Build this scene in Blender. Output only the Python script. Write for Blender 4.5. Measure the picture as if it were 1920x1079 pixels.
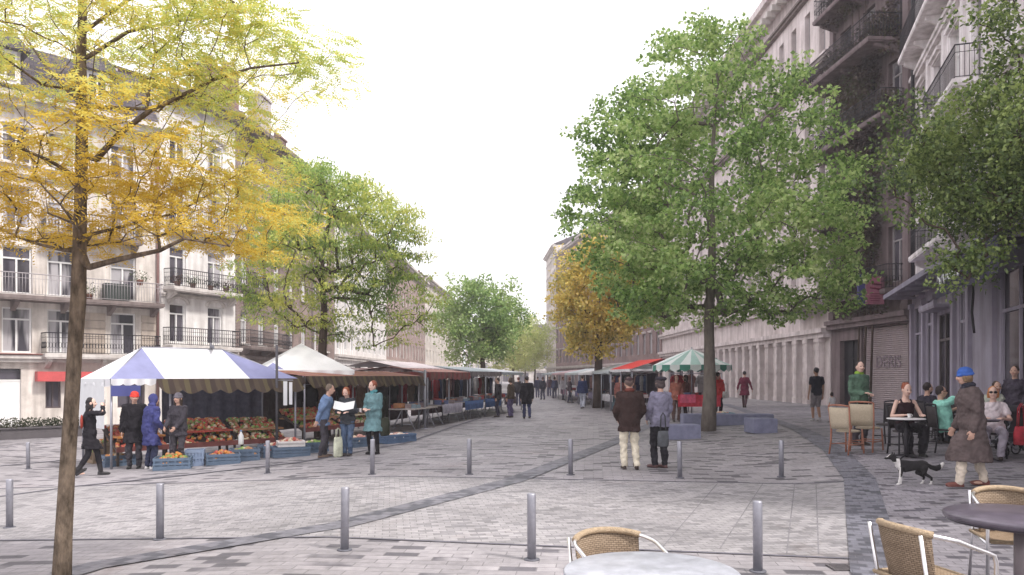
import bpy, math, random
import numpy as np
from mathutils import Vector, Matrix
random.seed(7)
for o in list(bpy.data.objects): bpy.data.objects.remove(o)
SC = bpy.context.scene
COL = SC.collection
R = math.radians
# ------------------------------------------------------------------ camera, sky, sun, exposure
FPX, CAMH, HOR = 1450.0, 1.75, 705.0          # focal length in photo pixels, eye height, horizon row
cam_d = bpy.data.cameras.new("camera"); cam = bpy.data.objects.new("camera", cam_d); COL.objects.link(cam)
cam.location = (0, 0, CAMH); cam.rotation_euler = (R(90), 0, 0)
cam_d.sensor_width = 36; cam_d.lens = FPX/1920*36; cam_d.shift_y = (HOR-539.5)/1920
cam_d.clip_start = .05; cam_d.clip_end = 3000
SC.camera = cam
SUN_EL, SUN_AZ = R(52), R(122)                 # azimuth clockwise from +Y: behind the camera, to the right
W = bpy.data.worlds.new("World"); SC.world = W; W.use_nodes = True
nt = W.node_tree; bg = nt.nodes["Background"]
sky = nt.nodes.new("ShaderNodeTexSky"); sky.sky_type = 'NISHITA'; sky.sun_disc = False
sky.sun_elevation = SUN_EL; sky.sun_rotation = SUN_AZ; sky.air_density = 1.0; sky.dust_density = 4.0
hs = nt.nodes.new("ShaderNodeHueSaturation"); hs.inputs['Saturation'].default_value = .22; hs.inputs['Value'].default_value = 1.0
mx = nt.nodes.new("ShaderNodeMixRGB"); mx.inputs[0].default_value = .80; mx.inputs[2].default_value = (9.3, 9.0, 9.4, 1)
nt.links.new(sky.outputs[0], hs.inputs['Color']); nt.links.new(hs.outputs[0], mx.inputs[1]); nt.links.new(mx.outputs[0], bg.inputs[0])
bg.inputs[1].default_value = .11
sd = bpy.data.lights.new("sun", 'SUN'); sd.energy = 2.1; sd.angle = R(8); sd.color = (1.0, .955, .90)
sun = bpy.data.objects.new("sun", sd); COL.objects.link(sun)
sdir = Vector((math.sin(SUN_AZ)*math.cos(SUN_EL), math.cos(SUN_AZ)*math.cos(SUN_EL), math.sin(SUN_EL)))
sun.rotation_euler = sdir.to_track_quat('Z', 'Y').to_euler()
vs = SC.view_settings; vs.view_transform = 'Standard'; vs.look = 'None'; vs.exposure = .97; vs.gamma = 1; vs.use_curve_mapping = False
# ------------------------------------------------------------------ positions
def gz(x):
    if x < -2: return -.45*min(1, (-2-x)/9)
    if x > 4.5: return .2*min(1, (x-4.5)/3.5)
    return 0.0
def at(px, py, Y): return Vector(((px-960)/FPX*Y, Y, CAMH+(HOR-py)/FPX*Y))
def pix(px, py):
    z = 0
    for _ in range(12):
        Y = FPX*(CAMH-z)/(py-HOR); X = (px-960)/FPX*Y; z = gz(X)
    return Vector((X, Y, z))
def onY(px, Y):
    X = (px-960)/FPX*Y; return Vector((X, Y, gz(X)))
# ------------------------------------------------------------------ mesh helpers
class MB:
    def __init__(s): s.v = []; s.f = []; s.m = []; s.s = []
    def add(s, vs, fs, mi=0, sm=False):
        b = len(s.v); s.v += [tuple(v) for v in vs]; s.f += [[b+i for i in f] for f in fs]; s.m += [mi]*len(fs); s.s += [sm]*len(fs); return s
    def box(s, c, d, rz=0, mi=0, M=None):
        c = Vector(c); vs = []
        for k in range(8):
            p = Vector(((k & 1)-.5, ((k >> 1) & 1)-.5, ((k >> 2) & 1)-.5)); p = Vector((p.x*d[0], p.y*d[1], p.z*d[2]))
            if M is not None: p = M @ p
            elif rz: p = Vector((p.x*math.cos(rz)-p.y*math.sin(rz), p.x*math.sin(rz)+p.y*math.cos(rz), p.z))
            vs.append(p+c)
        return s.add(vs, [(0, 2, 3, 1), (4, 5, 7, 6), (0, 1, 5, 4), (2, 6, 7, 3), (0, 4, 6, 2), (1, 3, 7, 5)], mi)
    def quad(s, a, b, c, d, mi=0): return s.add([a, b, c, d], [(0, 1, 2, 3)], mi)
    def tube(s, pts, r, n=8, mi=0, sm=True, caps=True, sq=1.0):
        pts = [Vector(p) for p in pts]; k = len(pts)
        rs = r if isinstance(r, (list, tuple)) else [r]*k
        up = None; vs = []
        for i in range(k):
            t = (pts[min(i+1, k-1)]-pts[max(i-1, 0)])
            if t.length < 1e-9: t = Vector((0, 0, 1))
            t.normalize()
            if up is None: up = t.orthogonal().normalized()
            up = (up-t*up.dot(t))
            if up.length < 1e-6: up = t.orthogonal()
            up.normalize(); sd_ = t.cross(up)
            for j in range(n):
                a = 2*math.pi*j/n; vs.append(pts[i]+(up*math.cos(a)+sd_*math.sin(a)*sq)*rs[i])
        fs = [(i*n+j, i*n+(j+1) % n, (i+1)*n+(j+1) % n, (i+1)*n+j) for i in range(k-1) for j in range(n)]
        if caps: fs += [tuple(reversed(range(n))), tuple(range((k-1)*n, k*n))]
        return s.add(vs, fs, mi, sm)
    def rings(s, rings, mi=0, sm=True, caps=True, n=14):
        """rings: (centre, rx, ry, [matrix]) stacked ellipses"""
        vs = []; k = len(rings)
        for rg in rings:
            c = Vector(rg[0]); Mx = rg[3] if len(rg) > 3 else None
            for j in range(n):
                a = 2*math.pi*j/n; p = Vector((rg[1]*math.cos(a), rg[2]*math.sin(a), 0))
                vs.append(c+(Mx @ p if Mx is not None else p))
        fs = [(i*n+j, i*n+(j+1) % n, (i+1)*n+(j+1) % n, (i+1)*n+j) for i in range(k-1) for j in range(n)]
        if caps: fs += [tuple(reversed(range(n))), tuple(range((k-1)*n, k*n))]
        return s.add(vs, fs, mi, sm)
    def ell(s, c, r, M=None, n=12, k=8, mi=0):
        vs = []; c = Vector(c)
        for i in range(1, k):
            th = math.pi*i/k
            for j in range(n):
                a = 2*math.pi*j/n; p = Vector((r[0]*math.sin(th)*math.cos(a), r[1]*math.sin(th)*math.sin(a), -r[2]*math.cos(th)))
                vs.append(c+(M @ p if M is not None else p))
        fs = [(i*n+j, i*n+(j+1) % n, (i+1)*n+(j+1) % n, (i+1)*n+j) for i in range(k-2) for j in range(n)]
        for sg, base in ((-1, 0), (1, (k-2)*n)):
            p = Vector((0, 0, sg*r[2])); vs.append(c+(M @ p if M is not None else p)); q = len(vs)-1
            fs += [(q, base+(j+1) % n, base+j) if sg < 0 else (q, base+j, base+(j+1) % n) for j in range(n)]
        return s.add(vs, fs, mi, True)
    def mesh(s, name, mats):
        me = bpy.data.meshes.new(name); me.from_pydata(s.v, [], s.f)
        for m in (mats if isinstance(mats, (list, tuple)) else [mats]): me.materials.append(m)
        me.polygons.foreach_set('material_index', s.m); me.polygons.foreach_set('use_smooth', s.s); me.update(); return me
    def build(s, name, mats, parent=None, loc=None, rz=0): return link(name, s.mesh(name, mats), parent, loc, rz)
def link(name, me, parent=None, loc=None, rz=0):
    o = bpy.data.objects.new(name, me); COL.objects.link(o)
    if parent is not None: o.parent = parent
    if loc is not None: o.location = loc
    if rz: o.rotation_euler = (0, 0, rz)
    return o
def tag(o, label=None, cat=None, group=None, kind=None):
    for k, v in (('label', label), ('category', cat), ('group', group), ('kind', kind)):
        if v: o[k] = v
    return o
def thing(name, label, cat, loc=(0, 0, 0), rz=0, group=None):
    o = link(name, None, None, loc, rz); return tag(o, label, cat, group)
def dup(root, loc, rz, label):
    def cp(o, par):
        c = o.copy(); COL.objects.link(c); c.parent = par
        for ch in list(kids.get(o.name, [])): cp(ch, c)
        return c
    kids = {}
    for o in COL.objects:
        if o.parent is not None: kids.setdefault(o.parent.name, []).append(o)
    r = cp(root, None); r.location = loc; r.rotation_euler = (0, 0, rz); r['label'] = label; return r
_ft = bpy.data.textures.new("folds", 'CLOUDS'); _ft.noise_scale = .11; _ft.noise_depth = 2
_ft2 = bpy.data.textures.new("fine folds", 'CLOUDS'); _ft2.noise_scale = .045; _ft2.noise_depth = 1
def remesh(mb, voxel, name, mats, smooth=2, folds=0):
    me = mb.mesh(name, mats if not isinstance(mats, (list, tuple)) else mats[0])
    o = bpy.data.objects.new("tmp", me); COL.objects.link(o)
    m = o.modifiers.new("r", 'REMESH'); m.mode = 'VOXEL'; m.voxel_size = voxel; m.use_smooth_shade = True
    if smooth:
        q = o.modifiers.new("s", 'SMOOTH'); q.iterations = smooth; q.factor = .5
    if folds:
        for tx, st in ((_ft, folds), (_ft2, folds*.35)): q = o.modifiers.new("f", 'DISPLACE'); q.texture = tx; q.strength = st; q.mid_level = .5; q.texture_coords = 'LOCAL'
    dg = bpy.context.evaluated_depsgraph_get(); ev = o.evaluated_get(dg)
    out = bpy.data.meshes.new_from_object(ev); out.name = name
    bpy.data.objects.remove(o); bpy.data.meshes.remove(me)
    out.materials.clear()
    for mm in (mats if isinstance(mats, (list, tuple)) else [mats]): out.materials.append(mm)
    out.polygons.foreach_set('use_smooth', [True]*len(out.polygons))
    return out
# ------------------------------------------------------------------ materials
_mc = {}
def mat(name, col, rough=.75, var=.14, scale=5, bump=0, bscale=60, metal=0, spec=.3, stretch=None):
    key = name
    if key in _mc: return _mc[key]
    m = bpy.data.materials.new(name); m.use_nodes = True; t = m.node_tree; b = t.nodes["Principled BSDF"]
    tc = t.nodes.new("ShaderNodeTexCoord"); src = tc.outputs['Object']
    if stretch:
        mp = t.nodes.new("ShaderNodeMapping"); mp.inputs['Scale'].default_value = stretch; t.links.new(src, mp.inputs[0]); src = mp.outputs[0]
    n = t.nodes.new("ShaderNodeTexNoise"); n.inputs['Scale'].default_value = scale; n.inputs['Detail'].default_value = 6; n.inputs['Roughness'].default_value = .65
    t.links.new(src, n.inputs['Vector'])
    r = t.nodes.new("ShaderNodeValToRGB"); r.color_ramp.elements[0].position = .3; r.color_ramp.elements[1].position = .7
    r.color_ramp.elements[0].color = tuple(max(0, c*(1-var)) for c in col)+(1,); r.color_ramp.elements[1].color = tuple(min(1, c*(1+var)) for c in col)+(1,)
    t.links.new(n.outputs['Fac'], r.inputs[0]); t.links.new(r.outputs[0], b.inputs['Base Color'])
    b.inputs['Roughness'].default_value = rough; b.inputs['Metallic'].default_value = metal; b.inputs['Specular IOR Level'].default_value = spec
    if bump:
        n2 = t.nodes.new("ShaderNodeTexNoise"); n2.inputs['Scale'].default_value = bscale; n2.inputs['Detail'].default_value = 4
        bp = t.nodes.new("ShaderNodeBump"); bp.inputs['Strength'].default_value = bump; bp.inputs['Distance'].default_value = .02
        t.links.new(src, n2.inputs['Vector']); t.links.new(n2.outputs['Fac'], bp.inputs['Height']); t.links.new(bp.outputs[0], b.inputs['Normal'])
    _mc[key] = m; return m
def thin(m, f=.4):
    """sheet cloth that lets daylight through"""
    t = m.node_tree; b = t.nodes["Principled BSDF"]; o = t.nodes["Material Output"]; tr = t.nodes.new("ShaderNodeBsdfTranslucent"); mx_ = t.nodes.new("ShaderNodeMixShader"); mx_.inputs[0].default_value = f
    src = b.inputs['Base Color'].links[0].from_socket; t.links.new(src, tr.inputs[0]); t.links.new(b.outputs[0], mx_.inputs[1]); t.links.new(tr.outputs[0], mx_.inputs[2]); t.links.new(mx_.outputs[0], o.inputs['Surface']); return m
def cloth(col):
    return mat("cloth %.3f %.3f %.3f" % tuple(col), col, .9, .30, 7, .8, 11, 0, .1)
def stucco(name, col, dirt=.35, rough=.9):
    """painted render: fine mottling and vertical rain streaks of dirt"""
    if name in _mc: return _mc[name]
    m = bpy.data.materials.new(name); m.use_nodes = True; t = m.node_tree; b = t.nodes["Principled BSDF"]; L = t.links
    tc = t.nodes.new("ShaderNodeTexCoord"); mp = t.nodes.new("ShaderNodeMapping"); mp.inputs['Scale'].default_value = (2.2, 2.2, .22)
    L.new(tc.outputs['Object'], mp.inputs[0])
    n1 = t.nodes.new("ShaderNodeTexNoise"); n1.inputs['Scale'].default_value = 1.4; n1.inputs['Detail'].default_value = 8; L.new(mp.outputs[0], n1.inputs['Vector'])
    n2 = t.nodes.new("ShaderNodeTexNoise"); n2.inputs['Scale'].default_value = .7; n2.inputs['Detail'].default_value = 9; n2.inputs['Roughness'].default_value = .7; L.new(tc.outputs['Object'], n2.inputs['Vector'])
    mu = t.nodes.new("ShaderNodeMath"); mu.operation = 'MULTIPLY'; L.new(n1.outputs['Fac'], mu.inputs[0]); L.new(n2.outputs['Fac'], mu.inputs[1])
    r = t.nodes.new("ShaderNodeValToRGB"); e = r.color_ramp.elements
    e[0].position = .12; e[1].position = .36
    e[0].color = tuple(c*(1-dirt)*k for c, k in zip(col, (1, .96, .94)))+(1,); e[1].color = tuple(min(1, c*1.05) for c in col)+(1,)
    L.new(mu.outputs[0], r.inputs[0]); L.new(r.outputs[0], b.inputs['Base Color']); b.inputs['Roughness'].default_value = rough; b.inputs['Specular IOR Level'].default_value = .2
    _mc[name] = m; return m
def brickmat(name, c1, c2, mortar, bw=.24, bh=.075, plane='xz', msize=.012, off=.5):
    if name in _mc: return _mc[name]
    m = bpy.data.materials.new(name); m.use_nodes = True; t = m.node_tree; b = t.nodes["Principled BSDF"]; L = t.links
    tc = t.nodes.new("ShaderNodeTexCoord"); sp = t.nodes.new("ShaderNodeSeparateXYZ"); cb = t.nodes.new("ShaderNodeCombineXYZ"); L.new(tc.outputs['Object'], sp.inputs[0])
    L.new(sp.outputs['X'], cb.inputs[0]); L.new(sp.outputs['Z' if plane == 'xz' else 'Y'], cb.inputs[1])
    br = t.nodes.new("ShaderNodeTexBrick"); br.inputs['Scale'].default_value = 1; br.inputs['Brick Width'].default_value = bw; br.inputs['Row Height'].default_value = bh; br.inputs['Mortar Size'].default_value = msize
    br.offset = off; br.inputs['Color1'].default_value = c1+(1,); br.inputs['Color2'].default_value = c2+(1,); br.inputs['Mortar'].default_value = mortar+(1,)
    L.new(cb.outputs[0], br.inputs['Vector'])
    n = t.nodes.new("ShaderNodeTexNoise"); n.inputs['Scale'].default_value = .9; n.inputs['Detail'].default_value = 8; L.new(tc.outputs['Object'], n.inputs['Vector'])
    mr = t.nodes.new("ShaderNodeMapRange"); mr.inputs[1].default_value = .3; mr.inputs[2].default_value = .7; mr.inputs[3].default_value = .65; mr.inputs[4].default_value = 1.2; L.new(n.outputs['Fac'], mr.inputs[0])
    mm = t.nodes.new("ShaderNodeMixRGB"); mm.blend_type = 'MULTIPLY'; mm.inputs[0].default_value = 1; L.new(br.outputs['Color'], mm.inputs[1]); L.new(mr.outputs[0], mm.inputs[2])
    L.new(mm.outputs[0], b.inputs['Base Color']); b.inputs['Roughness'].default_value = .9; b.inputs['Specular IOR Level'].default_value = .15
    _mc[name] = m; return m
def leafmat(name, stops, nscale=.5, transl=.4, rnd=.3, zgrad=None):
    """stops: leaf colours from one end of the clump noise to the other"""
    m = bpy.data.materials.new(name); m.use_nodes = True; t = m.node_tree; L = t.links
    for n in list(t.nodes):
        if n.type == 'BSDF_PRINCIPLED': t.nodes.remove(n)
    out = t.nodes["Material Output"]
    tc = t.nodes.new("ShaderNodeNewGeometry"); n = t.nodes.new("ShaderNodeTexNoise"); n.inputs['Scale'].default_value = nscale; n.inputs['Detail'].default_value = 3
    L.new(tc.outputs['Position'], n.inputs['Vector'])
    fac = n.outputs['Fac']
    if zgrad:
        sp = t.nodes.new("ShaderNodeSeparateXYZ"); L.new(tc.outputs['Position'], sp.inputs[0])
        mr = t.nodes.new("ShaderNodeMapRange"); mr.inputs[1].default_value = zgrad[0]; mr.inputs[2].default_value = zgrad[1]; mr.inputs[3].default_value = -.22; mr.inputs[4].default_value = .22; L.new(sp.outputs['Z'], mr.inputs[0])
        a0 = t.nodes.new("ShaderNodeMath"); L.new(fac, a0.inputs[0]); L.new(mr.outputs[0], a0.inputs[1]); fac = a0.outputs[0]
    mi = t.nodes.new("ShaderNodeMath"); mi.operation = 'MULTIPLY_ADD'; L.new(tc.outputs['Random Per Island'], mi.inputs[0]); mi.inputs[1].default_value = rnd; mi.inputs[2].default_value = -rnd/2
    ad = t.nodes.new("ShaderNodeMath"); L.new(fac, ad.inputs[0]); L.new(mi.outputs[0], ad.inputs[1])
    r = t.nodes.new("ShaderNodeValToRGB"); e = r.color_ramp.elements
    ps = [.28+.44*i/(len(stops)-1) for i in range(len(stops))]
    e[0].position = ps[0]; e[0].color = stops[0]+(1,); e[1].position = ps[-1]; e[1].color = stops[-1]+(1,)
    for p, c in list(zip(ps, stops))[1:-1]: q = e.new(p); q.color = c+(1,)
    L.new(ad.outputs[0], r.inputs[0])
    d = t.nodes.new("ShaderNodeBsdfDiffuse"); tr = t.nodes.new("ShaderNodeBsdfTranslucent"); gl = t.nodes.new("ShaderNodeBsdfGlossy"); gl.inputs['Roughness'].default_value = .45
    mxs = t.nodes.new("ShaderNodeMixShader"); mxs.inputs[0].default_value = transl; m2 = t.nodes.new("ShaderNodeMixShader"); m2.inputs[0].default_value = .04
    L.new(r.outputs[0], d.inputs[0]); L.new(r.outputs[0], tr.inputs[0]); L.new(d.outputs[0], mxs.inputs[1]); L.new(tr.outputs[0], mxs.inputs[2])
    L.new(mxs.outputs[0], m2.inputs[1]); L.new(gl.outputs[0], m2.inputs[2]); L.new(m2.outputs[0], out.inputs['Surface'])
    return m
def pavemat(name, light, dark, bw, bh, acc, mortar=.7, rot=0, stain=.3):
    """stone setts: light stones with a share `acc` of dark ones, joints, wear"""
    m = bpy.data.materials.new(name); m.use_nodes = True; t = m.node_tree; b = t.nodes["Principled BSDF"]; L = t.links
    g = t.nodes.new("ShaderNodeNewGeometry"); mp = t.nodes.new("ShaderNodeMapping"); mp.inputs['Rotation'].default_value = (0, 0, rot); L.new(g.outputs['Position'], mp.inputs[0])
    br = t.nodes.new("ShaderNodeTexBrick"); br.inputs['Scale'].default_value = 1; br.inputs['Brick Width'].default_value = bw; br.inputs['Row Height'].default_value = bh; br.inputs['Mortar Size'].default_value = .006; br.inputs['Mortar Smooth'].default_value = .3
    br.inputs['Color1'].default_value = (0, 0, 0, 1); br.inputs['Color2'].default_value = (1, 1, 1, 1); br.inputs['Mortar'].default_value = (.4, .4, .4, 1); L.new(mp.outputs[0], br.inputs['Vector'])
    r = t.nodes.new("ShaderNodeValToRGB"); e = r.color_ramp.elements; r.color_ramp.interpolation = 'LINEAR'
    e[0].position = 0; e[0].color = tuple(c*.9 for c in light)+(1,); e[1].position = 1-acc-.06; e[1].color = tuple(c*1.1 for c in light)+(1,)
    q = e.new(max(.02, 1-acc)); q.color = dark+(1,); q = e.new(.995); q.color = tuple(c*.8 for c in dark)+(1,)
    nz = t.nodes.new("ShaderNodeTexNoise"); nz.inputs['Scale'].default_value = .8; nz.inputs['Detail'].default_value = 4; L.new(g.outputs['Position'], nz.inputs['Vector'])
    nr = t.nodes.new("ShaderNodeMapRange"); nr.inputs[1].default_value = .35; nr.inputs[2].default_value = .65; nr.inputs[3].default_value = -.16; nr.inputs[4].default_value = .07; L.new(nz.outputs['Fac'], nr.inputs[0])
    na = t.nodes.new("ShaderNodeMath"); na.use_clamp = True; L.new(br.outputs['Color'], na.inputs[0]); L.new(nr.outputs[0], na.inputs[1]); L.new(na.outputs[0], r.inputs[0])
    mo = t.nodes.new("ShaderNodeMixRGB"); mo.inputs[2].default_value = tuple(c*mortar for c in light)+(1,); L.new(br.outputs['Fac'], mo.inputs[0]); L.new(r.outputs[0], mo.inputs[1])
    def noise(sc, det, lo, hi, a, bb, prev):
        n = t.nodes.new("ShaderNodeTexNoise"); n.inputs['Scale'].default_value = sc; n.inputs['Detail'].default_value = det; n.inputs['Roughness'].default_value = .65; L.new(g.outputs['Position'], n.inputs['Vector'])
        mr = t.nodes.new("ShaderNodeMapRange"); mr.inputs[1].default_value = lo; mr.inputs[2].default_value = hi; mr.inputs[3].default_value = a; mr.inputs[4].default_value = bb; L.new(n.outputs['Fac'], mr.inputs[0])
        mm = t.nodes.new("ShaderNodeMixRGB"); mm.blend_type = 'MULTIPLY'; mm.inputs[0].default_value = 1; L.new(prev, mm.inputs[1]); L.new(mr.outputs[0], mm.inputs[2]); return mm.outputs[0]
    c = noise(.22, 8, .35, .65, 1-stain, 1.08, mo.outputs[0]); c = noise(9, 6, .3, .7, .82, 1.14, c); c = noise(1.1, 7, .3, .72, .86, 1.08, c)
    sn = t.nodes.new("ShaderNodeTexNoise"); sn.inputs['Scale'].default_value = .45; sn.inputs['Detail'].default_value = 10; sn.inputs['Roughness'].default_value = .72; sn.inputs['Distortion'].default_value = .4; L.new(g.outputs['Position'], sn.inputs['Vector'])
    sr = t.nodes.new("ShaderNodeMapRange"); sr.inputs[1].default_value = .56; sr.inputs[2].default_value = .66; sr.inputs[3].default_value = 0; sr.inputs[4].default_value = .45; L.new(sn.outputs['Fac'], sr.inputs[0])
    sm_ = t.nodes.new("ShaderNodeMixRGB"); sm_.blend_type = 'MULTIPLY'; sm_.inputs[2].default_value = (.62, .52, .47, 1); L.new(sr.outputs[0], sm_.inputs[0]); L.new(c, sm_.inputs[1]); c = sm_.outputs[0]
    vo = t.nodes.new("ShaderNodeTexVoronoi"); vo.inputs['Scale'].default_value = 2.6; L.new(g.outputs['Position'], vo.inputs['Vector']); vr = t.nodes.new("ShaderNodeMapRange"); vr.inputs[1].default_value = .035; vr.inputs[2].default_value = .06; vr.inputs[3].default_value = .55; vr.inputs[4].default_value = 1; L.new(vo.outputs['Distance'], vr.inputs[0])
    vm = t.nodes.new("ShaderNodeMixRGB"); vm.blend_type = 'MULTIPLY'; vm.inputs[0].default_value = 1; L.new(c, vm.inputs[1]); L.new(vr.outputs[0], vm.inputs[2]); c = vm.outputs[0]
    L.new(c, b.inputs['Base Color']); b.inputs['Specular IOR Level'].default_value = .35
    n = t.nodes.new("ShaderNodeTexNoise"); n.inputs['Scale'].default_value = 1.3; n.inputs['Detail'].default_value = 6; L.new(g.outputs['Position'], n.inputs['Vector'])
    mr = t.nodes.new("ShaderNodeMapRange"); mr.inputs[3].default_value = .45; mr.inputs[4].default_value = .8; L.new(n.outputs['Fac'], mr.inputs[0]); L.new(mr.outputs[0], b.inputs['Roughness'])
    bp = t.nodes.new("ShaderNodeBump"); bp.inputs['Strength'].default_value = .5; bp.inputs['Distance'].default_value = .01; iv = t.nodes.new("ShaderNodeMath"); iv.operation = 'SUBTRACT'; iv.inputs[0].default_value = 1; L.new(br.outputs['Fac'], iv.inputs[1]); L.new(iv.outputs[0], bp.inputs['Height']); L.new(bp.outputs[0], b.inputs['Normal'])
    return m
def glassmat(name, col, col2, rough=.08):
    """window glass with pale curtains behind it in places"""
    if name in _mc: return _mc[name]
    m = bpy.data.materials.new(name); m.use_nodes = True; t = m.node_tree; b = t.nodes["Principled BSDF"]; L = t.links
    g = t.nodes.new("ShaderNodeNewGeometry"); mp = t.nodes.new("ShaderNodeMapping"); mp.inputs['Scale'].default_value = (1.6, 1.6, .25); L.new(g.outputs['Position'], mp.inputs[0])
    n = t.nodes.new("ShaderNodeTexNoise"); n.inputs['Scale'].default_value = .9; n.inputs['Detail'].default_value = 3; L.new(mp.outputs[0], n.inputs['Vector'])
    r = t.nodes.new("ShaderNodeValToRGB"); e = r.color_ramp.elements; e[0].position = .46; e[0].color = col+(1,); e[1].position = .54; e[1].color = col2+(1,)
    L.new(n.outputs['Fac'], r.inputs[0]); L.new(r.outputs[0], b.inputs['Base Color']); b.inputs['Roughness'].default_value = rough; b.inputs['Specular IOR Level'].default_value = .5
    _mc[name] = m; return m
STEEL = mat("galvanised steel", (.33, .33, .37), .45, .12, 9, 0, 60, .6)
ALU = mat("brushed aluminium", (.78, .78, .80), .28, .06, 20, 0, 60, .95)
IRON = mat("black iron", (.025, .022, .028), .55, .2, 20)
DARKWOOD = mat("dark timber", (.06, .045, .04), .7, .3, 6)
BARK_Y = mat("grey brown bark", (.13, .10, .075), .95, .75, 16, 1.0, 30, 0, .1, (1, 1, .35))
BARK_D = mat("dark bark", (.085, .062, .05), .95, .4, 9, .9, 20, 0, .1, (1, 1, .3))
BARK_G = mat("smooth grey bark", (.17, .145, .125), .9, .35, 7, .7, 22, 0, .1, (1, 1, .4))
SKIN = mat("skin", (.55, .34, .26), .6, .08, 10)
SKIN2 = mat("pale skin", (.66, .44, .36), .6, .08, 10)
# ------------------------------------------------------------------ ground
PAVE = pavemat("square setts", (.335, .313, .325), (.135, .126, .14), .34, .15, .18, .6, R(6), .34)
ROAD = pavemat("small grey setts", (.345, .327, .333), (.265, .252, .26), .16, .10, .25, .62, R(-9), .30)
BAND = pavemat("dark granite setts", (.18, .178, .21), (.10, .10, .12), .14, .12, .3, .7, R(20), .3)
BAND2 = pavemat("mid grey granite setts", (.205, .20, .225), (.11, .11, .13), .15, .13, .35, .7, R(32), .4)
FINE = mat("fine joint", (.20, .19, .20), .9, .3, 6)
LINE = mat("dark joint stone", (.12, .115, .135), .85, .3, 6)
def ground_sheet():
    xs = [-400, -60, -20, -11]+[-11+.25*i for i in range(1, 37)]+[0, 2, 4.5]+[4.5+.25*i for i in range(1, 15)]+[20, 60, 400]
    ys = [-60, 0, 10, 20, 40, 80, 160, 320, 1500]
    v = [(x, y, gz(x)) for y in ys for x in xs]; n = len(xs)
    f = [(j*n+i, j*n+i+1, (j+1)*n+i+1, (j+1)*n+i) for j in range(len(ys)-1) for i in range(n-1)]
    m = MB(); m.add(v, f); o = m.build("ground", PAVE); o['kind'] = 'structure'
ground_sheet()
def strip(name, pts, w, mtl, dz):
    """a flat paving strip that follows the slope of the ground; w = width or list of widths"""
    P = []
    for a, b in zip(pts[:-1], pts[1:]):
        a = Vector(a); b = Vector(b); k = max(2, int((b-a).length/.3))
        P += [a.lerp(b, i/k) for i in range(k)]
    P.append(Vector(pts[-1])); m = MB(); vs = []
    for i, p in enumerate(P):
        t = (P[min(i+1, len(P)-1)]-P[max(i-1, 0)]); t = Vector((t[0], t[1], 0)).normalized(); nrm = Vector((-t.y, t.x, 0))
        for q in (-.5, -.17, .17, .5):
            x, y = p[0]+nrm.x*w*q, p[1]+nrm.y*w*q; vs.append((x, y, gz(x)+dz))
    fs = [(i*4+j, i*4+j+1, (i+1)*4+j+1, (i+1)*4+j) for i in range(len(P)-1) for j in range(3)]
    m.add(vs, [tuple(reversed(f)) for f in fs]); o = m.build(name, mtl); o['kind'] = 'structure'; return o
def yb(x): return 13.15-.147*x-.0*x
def yf(x): return 8.0-.19*x
m = MB(); xs = [-30+.3*i for i in range(181)]; vs = []
for x in xs:
    for k in range(7):
        y = yf(x)+(yb(x)-yf(x))*k/6; vs.append((x, y, gz(x)+.004))
m.add(vs, [(i*7+j, (i+1)*7+j, (i+1)*7+j+1, i*7+j+1) for i in range(180) for j in range(6)])
m.build("road", ROAD)['kind'] = 'structure'
strip("road_edge", [(x, yb(x)) for x in (-30, 0, 24)], .07, LINE, .008)
strip("road_edge", [(x, yf(x)) for x in (-30, 0, 24)], .05, LINE, .008)
def P2(px, py): p = pix(px, py); return (p.x, p.y)
strip("gutter", [P2(120, 1079), P2(180, 1062), P2(420, 1022), P2(640, 985), P2(960, 903), P2(1150, 830), P2(1230, 790), P2(1258, 768)], .40, BAND2, .012)
strip("gutter", [(2.6, 4.6), P2(1650, 1079), P2(1612, 900), P2(1565, 845), P2(1500, 806), P2(1440, 786), (11.6, 42)], .48, BAND, .016)
TERR = pavemat("worn terrace setts", (.295, .275, .30), (.12, .11, .13), .18, .12, .2, .55, R(14), .42)
gp = [(2.6, 4.6), P2(1650, 1079), P2(1612, 900), P2(1565, 845), P2(1500, 806), P2(1440, 786), (11.6, 42)]; m = MB(); vs_ = []; K = 0
for a, b in zip(gp[:-1], gp[1:]):
    for i in range(6):
        x0, y0 = a[0]+(b[0]-a[0])*i/6, a[1]+(b[1]-a[1])*i/6; K += 1
        for j in range(49): x = x0+j*.25 if j < 48 else 30; vs_.append((x, y0, gz(x)+.010))
m.add(vs_, [(i*49+j, i*49+j+1, (i+1)*49+j+1, (i+1)*49+j) for i in range(K-1) for j in range(48)]); m.build("terrace", TERR)['kind'] = 'structure'
strip("gutter", [P2(-60, 940), P2(150, 912), P2(320, 895), P2(560, 868), P2(760, 832), P2(900, 785)], .13, LINE, .012)
strip("gutter", [P2(-60, 880), P2(140, 862)], .12, LINE, .012)
for a, b in (((1240, 1030), (1345, 908)), ((1350, 1030), (1430, 908)), ((1535, 1040), (1530, 908)), ((1475, 1040), (1490, 908))):
    strip("paving_joint", [P2(*a), P2(*b)], .013, FINE, .008)
HAZE = .0015
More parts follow.
